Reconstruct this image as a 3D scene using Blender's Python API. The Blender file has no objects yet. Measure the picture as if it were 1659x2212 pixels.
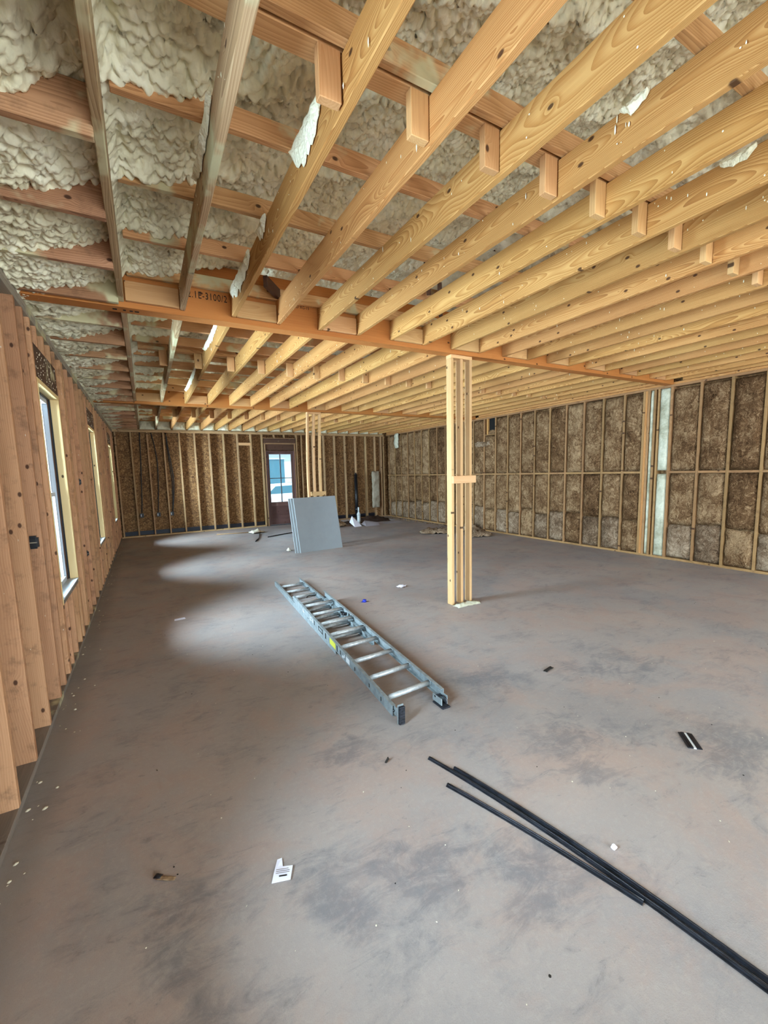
import bpy, bmesh, math, random
import numpy as np
from mathutils import Vector, Matrix, noise

R = random.Random(7)
SC = bpy.context.scene
COL = SC.collection

# ------------------------------------------------------------------ camera
H_CAM, F_PX, YAW, PITCH, ROLL = 1.6485, 904.14, 0.4984, 0.1177, -0.0268
cam_d = bpy.data.cameras.new('camera')
cam = bpy.data.objects.new('camera', cam_d)
COL.objects.link(cam)
sy, cy_, sp, cp = math.sin(YAW), math.cos(YAW), math.sin(PITCH), math.cos(PITCH)
right0 = Vector((cy_, -sy, 0)); fwd = Vector((sy * cp, cy_ * cp, -sp)); up0 = right0.cross(fwd)
cr, sr = math.cos(ROLL), math.sin(ROLL)
right = right0 * cr + up0 * sr
up = up0 * cr - right0 * sr
m = Matrix((right, up, -fwd)).transposed().to_4x4()
m.translation = Vector((0, 0, H_CAM))
cam.matrix_world = m
cam_d.sensor_fit = 'VERTICAL'
cam_d.sensor_height = 36.0
cam_d.lens = F_PX / 2212.0 * 36.0
cam_d.shift_x = 18.6 / 2212.0
cam_d.shift_y = 19.9 / 2212.0
cam_d.clip_start = 0.05
cam_d.clip_end = 300
SC.camera = cam

# ------------------------------------------------------------------ light, world, exposure
SC.view_settings.view_transform = 'Standard'
SC.view_settings.look = 'None'
SC.view_settings.gamma = 1.0
SC.view_settings.use_curve_mapping = False
SC.view_settings.exposure = 1.15
SC.cycles.use_denoising = True
SC.cycles.max_bounces = 8
SC.cycles.diffuse_bounces = 5
SC.cycles.use_adaptive_sampling = True
SC.cycles.adaptive_threshold = 0.07
SC.cycles.adaptive_min_samples = 12
SC.cycles.glossy_bounces = 3
SC.cycles.transparent_max_bounces = 8
SC.cycles.sample_clamp_indirect = 6.0
SC.cycles.caustics_reflective = False
SC.cycles.caustics_refractive = False

world = bpy.data.worlds.new('overcast_sky')
SC.world = world
world.use_nodes = True
bg = world.node_tree.nodes['Background']
bg.inputs['Color'].default_value = (0.72, 0.88, 1.0, 1)
bg.inputs['Strength'].default_value = 2.4

sun_d = bpy.data.lights.new('sun', 'SUN')
sun_d.energy = 3.5
sun_d.angle = math.radians(3)
sun_d.color = (1.0, 0.93, 0.82)
sun = bpy.data.objects.new('sun', sun_d)
COL.objects.link(sun)
sun.rotation_euler = (math.radians(35), math.radians(12), 0)   # shines from the open end, high

def area(name, loc, rot, sx, sy_, energy, color=(1, 1, 1), portal=False):
    d = bpy.data.lights.new(name, 'AREA')
    d.shape = 'RECTANGLE'; d.size = sx; d.size_y = sy_; d.energy = energy; d.color = color
    d.cycles.is_portal = portal
    o = bpy.data.objects.new(name, d); COL.objects.link(o)
    o.location = loc; o.rotation_euler = rot
    return o

# room
XL, XR, D, H = -0.676, 7.85, 13.376, 2.96
YF = -4.6            # unseen end behind the camera, assumed open to let light in
WIN = [(4.25, 5.13), (7.60, 8.48), (11.42, 12.30), (0.85, 1.73), (-2.55, -1.67)]  # last two are unseen, added to brighten the near foam and joists
WZ0, WZ1 = 0.65, 2.42
HALF = math.pi / 2
area('added_fill_open_end', ((XL + XR) / 2, YF - 0.15, 1.55), (HALF, 0, 0), 8.4, 2.8, 290, (0.80, 0.93, 1.0))  # added fill light behind the camera, strength set for even interior brightness
for i, (a, b) in enumerate(WIN):
    area('window_daylight_and_fill', (XL - 0.215, (a + b) / 2, (WZ0 + WZ1) / 2), (0, -HALF - 0.045, 0), WZ1 - WZ0, b - a, 235 if i < 3 else (130 if i == 3 else 110), (0.82, 0.92, 1.0))  # daylight at the three seen windows; the other two are added fill

# ------------------------------------------------------------------ node helpers
def new_mat(name):
    mt = bpy.data.materials.new(name); mt.use_nodes = True
    nt = mt.node_tree; nt.nodes.clear()
    out = nt.nodes.new('ShaderNodeOutputMaterial')
    bs = nt.nodes.new('ShaderNodeBsdfPrincipled')
    nt.links.new(bs.outputs[0], out.inputs[0])
    bs.inputs['Roughness'].default_value = 0.8
    bs.inputs['Specular IOR Level'].default_value = 0.25
    return mt, nt, bs, out

def lin(c):
    return tuple(((v / 255.0) / 12.92 if v / 255.0 <= 0.04045 else ((v / 255.0 + 0.055) / 1.055) ** 2.4) for v in c) + (1,)

class G:
    def __init__(s, nt): s.nt = nt
    def n(s, t, **kw):
        nd = s.nt.nodes.new(t)
        for k, v in kw.items(): setattr(nd, k, v)
        return nd
    def l(s, a, b): s.nt.links.new(a, b)
    def put(s, sock, v):
        if hasattr(v, 'is_linked') or hasattr(v, 'links'): s.l(v, sock)
        else: sock.default_value = v
    def math(s, op, a, b=0.0, c=None, clamp=False):
        nd = s.n('ShaderNodeMath', operation=op); nd.use_clamp = clamp
        s.put(nd.inputs[0], a); s.put(nd.inputs[1], b)
        if c is not None: s.put(nd.inputs[2], c)
        return nd.outputs[0]
    def vmath(s, op, a, b):
        nd = s.n('ShaderNodeVectorMath', operation=op)
        s.put(nd.inputs[0], a); s.put(nd.inputs[1], b)
        return nd.outputs[0]
    def noise(s, vec, scale, detail=3, rough=0.5, dist=0.0, col=False):
        nd = s.n('ShaderNodeTexNoise')
        s.l(vec, nd.inputs['Vector'])
        nd.inputs['Scale'].default_value = scale; nd.inputs['Detail'].default_value = detail
        nd.inputs['Roughness'].default_value = rough; nd.inputs['Distortion'].default_value = dist
        return nd.outputs['Color' if col else 'Fac']
    def vor(s, vec, scale, feature='F1', dims='3D', out='Distance', rand=1.0):
        nd = s.n('ShaderNodeTexVoronoi', feature=feature, voronoi_dimensions=dims)
        s.l(vec, nd.inputs['Vector']); nd.inputs['Scale'].default_value = scale
        nd.inputs['Randomness'].default_value = rand
        return nd.outputs[out]
    def ramp(s, fac, stops, interp='LINEAR'):
        nd = s.n('ShaderNodeValToRGB'); s.l(fac, nd.inputs[0])
        cr_ = nd.color_ramp; cr_.interpolation = interp
        while len(cr_.elements) < len(stops): cr_.elements.new(0.5)
        for e, (p, c) in zip(cr_.elements, stops):
            e.position = p; e.color = c if len(c) == 4 else (*c, 1)
        return nd.outputs[0]
    def mix(s, f, a, b, mode='MIX'):
        nd = s.n('ShaderNodeMix', data_type='RGBA', blend_type=mode)
        s.put(nd.inputs[0], f); s.put(nd.inputs[6], a); s.put(nd.inputs[7], b)
        return nd.outputs[2]
    def step(s, v, lo, hi):
        nd = s.n('ShaderNodeMapRange'); nd.interpolation_type = 'SMOOTHSTEP'
        s.put(nd.inputs[0], v); nd.inputs[1].default_value = lo; nd.inputs[2].default_value = hi
        return nd.outputs[0]
    def bump(s, h, strength, dist, bs, prev=None):
        nd = s.n('ShaderNodeBump'); nd.inputs['Strength'].default_value = strength
        nd.inputs['Distance'].default_value = dist; s.l(h, nd.inputs['Height'])
        if prev is not None: s.l(prev, nd.inputs['Normal'])
        if bs is not None: s.l(nd.outputs[0], bs.inputs['Normal'])
        return nd.outputs[0]
    def objvec(s, scale=(1, 1, 1), rand=True):
        tc = s.n('ShaderNodeTexCoord')
        v = tc.outputs['Object']
        if rand:
            oi = s.n('ShaderNodeObjectInfo')
            r = s.math('MULTIPLY', oi.outputs['Random'], 37.0)
            cb = s.n('ShaderNodeCombineXYZ'); s.l(r, cb.inputs[0])
            v2 = s.vmath('ADD', v, cb.outputs[0]); s.rnd = oi.outputs['Random']
        else: v2 = v; s.rnd = None
        return v, v2

def wood_mat(name, light, mid, dark, knot=(58, 30, 14), contrast=1.0, spray=0.0, dirt=0.0, ring=30.0, rough=0.72):
    mt, nt, bs, out = new_mat(name); g = G(nt)
    v, vr = g.objvec()
    rnd = g.rnd
    # slow wander of the heart line along the board gives cathedral grain
    mp = g.n('ShaderNodeMapping'); g.l(vr, mp.inputs[0]); mp.inputs['Scale'].default_value = (0.75, 2.2, 2.2)
    nz = g.noise(mp.outputs[0], 1.0, 2, 0.5, col=True)
    sub = g.vmath('SUBTRACT', nz, (0.5, 0.5, 0.5))
    wob = g.vmath('MULTIPLY', sub, (0.0, 0.16, 0.20))
    sp_ = g.n('ShaderNodeSeparateXYZ'); g.l(v, sp_.inputs[0])
    cb = g.n('ShaderNodeCombineXYZ')
    r2 = g.math('FRACT', g.math('MULTIPLY', rnd, 7.31))
    g.l(g.math('MULTIPLY', sp_.outputs[0], 0.02), cb.inputs[0])
    g.l(g.math('ADD', sp_.outputs[1], g.math('MULTIPLY_ADD', rnd, 0.10, 0.02)), cb.inputs[1])
    g.l(g.math('ADD', sp_.outputs[2], g.math('MULTIPLY_ADD', r2, 0.16, -0.08)), cb.inputs[2])
    pv = g.vmath('ADD', cb.outputs[0], wob)
    # knots: cells on the wide face
    kc = g.n('ShaderNodeCombineXYZ')
    g.l(g.math('ADD', sp_.outputs[0], g.math('MULTIPLY', rnd, 31.0)), kc.inputs[0])
    g.l(g.math('MULTIPLY', sp_.outputs[2], 1.6), kc.inputs[1])
    kd = g.vor(kc.outputs[0], 3.4, dims='2D')
    kcol = g.vor(kc.outputs[0], 3.4, dims='2D', out='Color')
    ks = g.n('ShaderNodeSeparateXYZ'); g.l(kcol, ks.inputs[0])
    gate = g.step(ks.outputs[0], 0.52, 0.56)
    infl = g.math('MULTIPLY', g.math('SUBTRACT', 1.0, g.step(kd, 0.02, 0.22)), gate)
    pv = g.vmath('ADD', pv, g.vmath('MULTIPLY', (0, 0.02, 0.03), g.nt_comb(infl) if False else pv)) if False else pv
    wv = g.n('ShaderNodeTexWave', wave_type='RINGS', rings_direction='X', wave_profile='SAW')
    g.l(pv, wv.inputs['Vector']); wv.inputs['Scale'].default_value = ring
    wv.inputs['Distortion'].default_value = 0.6; wv.inputs['Detail'].default_value = 1.5
    wv.inputs['Detail Scale'].default_value = 0.4
    ph = g.math('FRACT', g.math('MULTIPLY_ADD', infl, 1.6, wv.outputs['Fac']))
    mp2 = g.n('ShaderNodeMapping'); g.l(vr, mp2.inputs[0]); mp2.inputs['Scale'].default_value = (2.5, 160, 160)
    fib = g.noise(mp2.outputs[0], 1.0, 2, 0.6)
    mp3 = g.n('ShaderNodeMapping'); g.l(vr, mp3.inputs[0]); mp3.inputs['Scale'].default_value = (0.8, 6, 6)
    big = g.noise(mp3.outputs[0], 1.0, 3, 0.5)
    f = g.math('ADD', g.math('MULTIPLY', ph, 0.50 * contrast), g.math('MULTIPLY', g.math('SUBTRACT', fib, 0.5), 0.55))
    f = g.math('ADD', f, g.math('MULTIPLY', g.math('SUBTRACT', big, 0.5), 0.7))
    col = g.ramp(f, [(0.0, lin(light)), (0.42, lin(mid)), (0.85, lin(dark))])
    kk = g.math('MULTIPLY', g.math('SUBTRACT', 1.0, g.step(kd, 0.035, 0.07)), gate)
    col = g.mix(g.math('MULTIPLY', kk, 0.9), col, lin(knot))
    hv = g.n('ShaderNodeHueSaturation'); g.l(col, hv.inputs['Color'])
    g.l(g.math('MULTIPLY_ADD', r2, 0.26, 0.84), hv.inputs['Value'])
    g.l(g.math('MULTIPLY_ADD', rnd, 0.012, 0.492), hv.inputs['Hue'])
    col = hv.outputs[0]
    if dirt:
        dn = g.noise(vr, 9.0, 4, 0.7)
        col = g.mix(g.math('MULTIPLY', g.step(dn, 0.5, 0.72), dirt), col, lin((60, 42, 32)))
    if spray:
        geo = g.n('ShaderNodeNewGeometry')
        sn = g.noise(geo.outputs['Position'], 2.2, 4, 0.6)
        col = g.mix(g.step(sn, 0.62 - spray * 0.3, 0.72 - spray * 0.3), col, lin((196, 188, 150)))
    g.l(col, bs.inputs['Base Color'])
    bs.inputs['Roughness'].default_value = rough
    g.bump(f, 0.25, 0.002, bs)
    return mt

def foam_mat(name, c1, c2, c3, scale=1.0):
    mt, nt, bs, out = new_mat(name); g = G(nt)
    geo = g.n('ShaderNodeNewGeometry'); p = geo.outputs['Position']
    n1 = g.noise(p, 1.7, 4, 0.6); n2 = g.noise(p, 9.0, 4, 0.6)
    f = g.math('ADD', g.math('MULTIPLY', n1, 0.6), g.math('MULTIPLY', n2, 0.4))
    col = g.ramp(f, [(0.36, lin(c3)), (0.5, lin(c2)), (0.62, lin(c1))])
    g.l(col, bs.inputs['Base Color'])
    w = g.vmath('ADD', p, g.vmath('MULTIPLY', g.noise(p, 20, 2, 0.5, col=True), (0.03, 0.03, 0.03)))
    vo = g.n('ShaderNodeTexVoronoi', feature='SMOOTH_F1'); g.l(w, vo.inputs['Vector'])
    vo.inputs['Scale'].default_value = 30 * scale; vo.inputs['Smoothness'].default_value = 0.25
    h = g.math('SUBTRACT', 1.0, vo.outputs['Distance'])
    n3 = g.noise(p, 60 * scale, 3, 0.6)
    g.bump(g.math('MULTIPLY_ADD', n3, 0.25, h), 0.7, 0.010, bs)
    bs.inputs['Roughness'].default_value = 0.55
    return mt

def plain(name, c, rough=0.6, metal=0.0, spec=0.4, nscale=0, namp=0.0, bump=0.0, c2=None):
    mt, nt, bs, out = new_mat(name); g = G(nt)
    bs.inputs['Base Color'].default_value = lin(c)
    if nscale:
        v, vr = g.objvec()
        n1 = g.noise(vr, nscale, 4, 0.65)
        g.l(g.mix(g.step(n1, 0.5 - namp, 0.5 + namp), lin(c), lin(c2 or c)), bs.inputs['Base Color'])
        if bump: g.bump(n1, 0.5, bump, bs)
    bs.inputs['Roughness'].default_value = rough
    bs.inputs['Metallic'].default_value = metal
    bs.inputs['Specular IOR Level'].default_value = spec
    return mt

PATCHES = [(0.52, 1.42, 0.25, 0.30), (0.95, 1.30, 0.35, 0.35), (2.15, 1.50, 0.60, 0.35), (2.9, 1.0, 0.4, 0.4),
           (0.05, 1.55, 0.30, 0.22), (-0.02, 1.20, 0.35, 0.25), (2.2, 2.3, 0.5, 0.3), (3.3, 2.0, 0.6, 0.4), (1.25, 1.05, 0.3, 0.35), (0.95, 2.2, 0.3, 0.25)]
def floor_material():
    mt, nt, bs, out = new_mat('dusty_concrete'); g = G(nt)
    geo = g.n('ShaderNodeNewGeometry'); p = geo.outputs['Position']
    sp_ = g.n('ShaderNodeSeparateXYZ'); g.l(p, sp_.inputs[0])
    n1 = g.noise(p, 0.55, 5, 0.62, 0.4)
    n2 = g.noise(p, 2.3, 6, 0.68, 0.6)
    mpv = g.n('ShaderNodeMapping'); g.l(p, mpv.inputs[0]); mpv.inputs['Rotation'].default_value = (0, 0, 0.7)
    mpv.inputs['Scale'].default_value = (1.0, 2.6, 1)
    n3 = g.noise(mpv.outputs[0], 4.5, 6, 0.75, 1.2)
    n4 = g.noise(p, 38.0, 4, 0.75)
    n5 = g.noise(p, 260.0, 2, 0.6)
    base = g.ramp(n1, [(0.30, lin((140, 136, 138))), (0.50, lin((158, 149, 146))), (0.72, lin((172, 156, 148)))])
    red = g.math('MULTIPLY', g.step(g.noise(p, 1.6, 6, 0.7, 0.5), 0.42, 0.64), 0.44)
    base = g.mix(red, base, lin((170, 142, 130)))
    # worn, scuffed patches where people walked
    wn = g.n('ShaderNodeSeparateXYZ'); g.l(g.noise(p, 2.2, 5, 0.7, col=True), wn.inputs[0])
    wxp = g.math('ADD', sp_.outputs[0], g.math('MULTIPLY', g.math('SUBTRACT', wn.outputs[0], 0.5), 0.9))
    wyp = g.math('ADD', sp_.outputs[1], g.math('MULTIPLY', g.math('SUBTRACT', wn.outputs[1], 0.5), 0.9))
    def patch(cx, cy, rx, ry):
        a = g.math('DIVIDE', g.math('SUBTRACT', wxp, cx), rx)
        b2 = g.math('DIVIDE', g.math('SUBTRACT', wyp, cy), ry)
        d = g.math('SQRT', g.math('ADD', g.math('MULTIPLY', a, a), g.math('MULTIPLY', b2, b2)))
        return g.math('SUBTRACT', 1.0, g.step(d, 0.2, 1.25))
    pz = patch(*PATCHES[0])
    for q in PATCHES[1:]: pz = g.math('MAXIMUM', pz, patch(*q))
    grey = g.step(g.math('ADD', g.math('ADD', g.math('MULTIPLY', n2, 0.50), g.math('MULTIPLY', n3, 0.42)), g.math('MULTIPLY', pz, 0.07)), 0.45, 0.60)
    grey = g.math('MULTIPLY', grey, g.math('MULTIPLY_ADD', pz, 0.22, 0.32))
    base = g.mix(grey, base, lin((92, 96, 106)))
    dark = g.math('MULTIPLY', g.step(g.math('ADD', g.math('MULTIPLY', n3, 0.5), g.math('MULTIPLY', n4, 0.5)), 0.55, 0.64), 0.38)
    base = g.mix(dark, base, lin((84, 82, 88)))
    base = g.mix(g.math('MULTIPLY', g.step(n4, 0.48, 0.66), 0.14), base, lin((190, 182, 174)))
    # rusty stain hugging the right side of the ladder
    def band(x0, y0, x1, y1, w):
        dx, dy = x1 - x0, y1 - y0; L = math.hypot(dx, dy)
        a = g.math('ADD', g.math('MULTIPLY', sp_.outputs[0], dy / L), g.math('MULTIPLY', sp_.outputs[1], -dx / L))
        a = g.math('SUBTRACT', a, (x0 * dy - y0 * dx) / L)
        t = g.math('ADD', g.math('MULTIPLY', sp_.outputs[0], dx / L), g.math('MULTIPLY', sp_.outputs[1], dy / L))
        t = g.math('SUBTRACT', t, (x0 * dx + y0 * dy) / L)
        side = g.math('SUBTRACT', 1.0, g.step(g.math('ABSOLUTE', a), w * 0.25, w))
        along = g.math('MULTIPLY', g.step(t, -0.25, 0.3), g.math('SUBTRACT', 1.0, g.step(t, L - 0.6, L)))
        return g.math('MULTIPLY', side, along)
    st = g.math('MULTIPLY', band(1.80, 2.2, 1.98, 5.3, 0.16), g.math('MULTIPLY_ADD', n3, 1.0, 0.40), clamp=True)
    base = g.mix(g.math('MULTIPLY', st, 0.75), base, lin((118, 88, 68)))
    st2 = g.math('MULTIPLY', band(1.52, 2.35, 1.70, 4.2, 0.2), g.math('MULTIPLY_ADD', n3, 0.9, 0.05), clamp=True)
    base = g.mix(g.math('MULTIPLY', st2, 0.45), base, lin((150, 112, 86)))
    # dusty grey strip along the left wall
    edge = g.math('SUBTRACT', 1.0, g.step(sp_.outputs[0], -0.62, -0.45))
    base = g.mix(g.math('MULTIPLY', edge, 0.6), base, lin((124, 120, 118)))
    base = g.mix(g.math('MULTIPLY', g.math('SUBTRACT', n5, 0.5), 0.5), base, lin((60, 56, 54)))
    g.l(base, bs.inputs['Base Color'])
    rr = g.math('MULTIPLY_ADD', n2, 0.35, 0.38)
    g.l(rr, bs.inputs['Roughness'])
    bs.inputs['Specular IOR Level'].default_value = 0.35
    hgt = g.math('ADD', g.math('MULTIPLY', n4, 0.5), g.math('MULTIPLY', n5, 0.25))
    g.bump(hgt, 0.3, 0.005, bs)
    return mt

def osb_material(name, a, b, c):
    mt, nt, bs, out = new_mat(name); g = G(nt)
    geo = g.n('ShaderNodeNewGeometry'); p = geo.outputs['Position']
    w = g.vmath('ADD', p, g.vmath('MULTIPLY', g.noise(p, 7, 3, 0.6, col=True), (0.12, 0.12, 0.12)))
    mp = g.n('ShaderNodeMapping'); g.l(w, mp.inputs[0]); mp.inputs['Scale'].default_value = (1.0, 1.0, 2.2)
    mp.inputs['Rotation'].default_value = (0.3, 0.5, 0.2)
    c1 = g.vor(mp.outputs[0], 26, out='Color')
    s = g.n('ShaderNodeSeparateXYZ'); g.l(c1, s.inputs[0])
    mp2 = g.n('ShaderNodeMapping'); g.l(w, mp2.inputs[0]); mp2.inputs['Scale'].default_value = (2.4, 2.4, 1.0)
    mp2.inputs['Rotation'].default_value = (0.6, -0.4, 0.9)
    c2 = g.vor(mp2.outputs[0], 20, out='Color')
    s2 = g.n('ShaderNodeSeparateXYZ'); g.l(c2, s2.inputs[0])
    big = g.noise(p, 0.9, 3, 0.6)
    f = g.math('ADD', g.math('MULTIPLY', s.outputs[0], 0.45), g.math('MULTIPLY', s2.outputs[1], 0.4))
    f = g.math('ADD', f, g.math('MULTIPLY', g.math('SUBTRACT', big, 0.5), 0.5))
    col = g.ramp(f, [(0.05, lin(c)), (0.45, lin(b)), (0.85, lin(a))])
    g.l(col, bs.inputs['Base Color'])
    g.bump(f, 0.5, 0.003, bs)
    return mt

def batt_material(name, a, b, c):
    mt, nt, bs, out = new_mat(name); g = G(nt)
    geo = g.n('ShaderNodeNewGeometry'); p = geo.outputs['Position']
    oi = g.n('ShaderNodeObjectInfo')
    p = g.vmath('ADD', p, g.vmath('MULTIPLY', oi.outputs['Random'], (9.0, 5.0, 7.0)))
    w = g.vmath('ADD', p, g.vmath('MULTIPLY', g.noise(p, 5, 4, 0.6, col=True), (0.35, 0.35, 0.35)))
    mp = g.n('ShaderNodeMapping'); g.l(w, mp.inputs[0]); mp.inputs['Scale'].default_value = (1.0, 3.2, 1.1)
    n1 = g.noise(mp.outputs[0], 9, 6, 0.72, 1.6)
    n2 = g.noise(p, 4.0, 3, 0.6)
    n3 = g.noise(w, 70, 3, 0.7, 1.0)
    f = g.math('ADD', g.math('MULTIPLY', n1, 0.62), g.math('MULTIPLY', n2, 0.28))
    f = g.math('ADD', f, g.math('MULTIPLY', n3, 0.16))
    f = g.math('ADD', f, g.math('MULTIPLY', g.math('SUBTRACT', oi.outputs['Random'], 0.5), 0.08))
    col = g.ramp(f, [(0.38, lin(c)), (0.51, lin(b)), (0.64, lin(a))])
    g.l(col, bs.inputs['Base Color'])
    bs.inputs['Roughness'].default_value = 0.95
    bs.inputs['Specular IOR Level'].default_value = 0.05
    g.bump(f, 1.0, 0.03, bs)
    return mt

def glass_mat():
    mt, nt, bs, out = new_mat('window_glass'); g = G(nt)
    nt.nodes.remove(bs)
    tr = g.n('ShaderNodeBsdfTransparent'); tr.inputs[0].default_value = (0.86, 0.94, 0.97, 1)
    gl = g.n('ShaderNodeBsdfGlossy'); gl.inputs['Roughness'].default_value = 0.03
    fr = g.n('ShaderNodeFresnel'); fr.inputs[0].default_value = 1.45
    mx = g.n('ShaderNodeMixShader'); g.l(fr.outputs[0], mx.inputs[0])
    g.l(tr.outputs[0], mx.inputs[1]); g.l(gl.outputs[0], mx.inputs[2]); g.l(mx.outputs[0], out.inputs[0])
    return mt

M = {
    'joist': wood_mat('yellow_pine', (204, 158, 98), (182, 130, 72), (136, 86, 42), contrast=1.15, ring=64.0),
    'rafter': wood_mat('rafter_pine', (210, 162, 112), (190, 140, 92), (154, 106, 64), spray=0.22),
    'edge_joist': wood_mat('oversprayed_pine', (188, 160, 124), (168, 138, 102), (112, 80, 52), contrast=1.2, spray=0.30),
    'tie': wood_mat('sprayed_rafter', (184, 140, 104), (158, 116, 82), (108, 76, 54), spray=0.30, dirt=0.3),
    'post': wood_mat('pale_spruce', (222, 182, 134), (204, 158, 106), (168, 120, 74), contrast=0.6),
    'block': wood_mat('orange_spruce', (210, 166, 114), (192, 144, 92), (156, 108, 62), contrast=0.5),
    'beam': wood_mat('laminated_beam', (190, 126, 64), (164, 98, 44), (122, 66, 28), contrast=0.35, ring=70),
    'stud_l': wood_mat('brown_fir_stud', (198, 152, 112), (168, 122, 84), (116, 78, 52), contrast=0.5, dirt=0.4),
    'jamb': wood_mat('window_lit_jamb_spruce', (242, 218, 160), (232, 202, 140), (196, 158, 100), contrast=0.4),  # pale yellow pine, lightened further so the colour carries the window light
    'stud_b': wood_mat('dusty_stud', (184, 152, 112), (158, 122, 84), (118, 86, 58), contrast=0.5, dirt=0.25),
    'stud_r': wood_mat('right_stud', (164, 126, 84), (136, 102, 64), (96, 68, 42), contrast=0.6, dirt=0.3),
    'plate_grey': wood_mat('dusty_plate', (132, 122, 112), (112, 102, 92), (84, 74, 66), contrast=0.4, spray=0.15),
    'plate_foam': wood_mat('foam_dusted_plate', (160, 150, 134), (142, 130, 114), (104, 90, 76), contrast=0.4, spray=0.42),
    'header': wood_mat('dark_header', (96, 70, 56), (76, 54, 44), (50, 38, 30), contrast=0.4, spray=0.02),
    'foam': foam_mat('spray_foam', (250, 247, 222), (238, 233, 202), (206, 198, 166)),
    'foam_white': foam_mat('pale_spray_foam', (206, 204, 184), (188, 186, 164), (150, 146, 122)),
    'foam_smear': foam_mat('foam_smear', (255, 254, 232), (250, 248, 222), (238, 234, 200), 2.5),
    'floor': floor_material(),
    'osb': osb_material('osb_sheathing', (172, 134, 90), (124, 90, 56), (78, 52, 32)),
    'batt': batt_material('brown_fibre_batt', (182, 150, 114), (112, 82, 55), (50, 34, 22)),
    'batt_grey': batt_material('greyish_fibre_batt', (190, 166, 140), (124, 100, 78), (58, 42, 30)),
    'dark': plain('black_hole', (14, 12, 12), 0.9),
    'black_plastic': plain('black_plastic', (22, 22, 26), 0.4),
    'black_metal': plain('black_painted_metal', (20, 22, 28), 0.32, 0.3, 0.6, nscale=12, namp=0.2, c2=(44, 48, 58)),
    'navy': plain('navy_sill_flashing', (12, 16, 34), 0.5),
    'vinyl': plain('white_vinyl', (196, 206, 216), 0.35),
    'alu': plain('worn_aluminium', (196, 200, 202), 0.42, 0.35, 0.5, nscale=30, namp=0.2, c2=(160, 164, 166)),
    'alu_side': plain('dull_aluminium', (158, 168, 172), 0.5, 0.3, 0.5, nscale=18, namp=0.25, c2=(122, 132, 136)),
    'rubber': plain('tread_rubber', (16, 17, 22), 0.7, nscale=60, namp=0.1, bump=0.004, c2=(40, 42, 52)),
    'sticker': plain('yellow_sticker', (206, 204, 70), 0.5),
    'white_label': plain('white_label', (220, 224, 228), 0.5),
    'drywall': plain('grey_gypsum_face', (150, 156, 160), 0.9, nscale=5, namp=0.4, c2=(142, 148, 152)),
    'drywall_edge': plain('gypsum_edge', (188, 200, 206), 0.9),
    'door': wood_mat('brown_door', (112, 82, 76), (98, 68, 62), (78, 54, 50), contrast=0.2, ring=60, rough=0.5),
    'muntin': plain('dark_muntin', (74, 70, 76), 0.5),
    'glass': glass_mat(),
    'pvc': plain('white_pvc', (206, 214, 216), 0.35),
    'paper': plain('white_paper', (232, 230, 244), 0.8),
    'lilac': plain('pale_lilac_plastic', (176, 172, 182), 0.5),
    'blue': plain('blue_plastic', (24, 44, 170), 0.35),
    'kraft': plain('aged_kraft_facing', (176, 166, 148), 0.9, nscale=8, namp=0.3, bump=0.01, c2=(150, 138, 118)),
    'dirt': plain('dark_dirt', (70, 46, 32), 0.95, nscale=14, namp=0.3, bump=0.03, c2=(40, 26, 20)),
    'card': plain('torn_cardboard', (168, 140, 108), 0.9, nscale=20, namp=0.3, c2=(96, 68, 46)),
    'ink': plain('black_ink', (26, 20, 16), 0.8),
    'chip': plain('foam_chip', (216, 210, 190), 0.8),
    'ground': plain('sandy_ground', (160, 154, 144), 0.95, nscale=0.6, namp=0.3, c2=(140, 130, 118)),
    'roof': plain('shingle_roof', (92, 90, 92), 0.9),
    'siding': plain('pale_siding', (176, 186, 190), 0.8),
    'teal': plain('dark_teal_paint', (50, 92, 108), 0.3),
    'leaf': plain('tree_green', (52, 84, 60), 0.9, nscale=3, namp=0.3, c2=(30, 54, 40)),
}

# ------------------------------------------------------------------ mesh helpers
def link(o, parent=None):
    COL.objects.link(o)
    if parent is not None: o.parent = parent
    return o

def obj_from(name, verts, faces, mat, parent=None, smooth=False):
    me = bpy.data.meshes.new(name)
    me.from_pydata([tuple(v) for v in verts], [], faces)
    me.materials.append(mat)
    if smooth: me.polygons.foreach_set('use_smooth', [True] * len(me.polygons))
    me.update()
    return link(bpy.data.objects.new(name, me), parent)

def bm_obj(name, bm, mat, parent=None, smooth=False):
    me = bpy.data.meshes.new(name); bm.to_mesh(me); bm.free()
    me.materials.append(mat)
    if smooth: me.polygons.foreach_set('use_smooth', [True] * len(me.polygons))
    return link(bpy.data.objects.new(name, me), parent)

_cache = {}
def box_mesh(name, sx, sy2, sz, mat, bev=0.003):
    key = (round(sx, 4), round(sy2, 4), round(sz, 4), mat.name, round(bev, 4))
    if key in _cache: return _cache[key]
    bm = bmesh.new()
    bmesh.ops.create_cube(bm, size=1)
    bmesh.ops.scale(bm, vec=(sx, sy2, sz), verts=bm.verts)
    if bev: bmesh.ops.bevel(bm, geom=bm.edges[:], offset=min(bev, sx / 4, sy2 / 4, sz / 4), segments=1, affect='EDGES')
    me = bpy.data.meshes.new(name); bm.to_mesh(me); bm.free()
    me.materials.append(mat); _cache[key] = me
    return me

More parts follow.
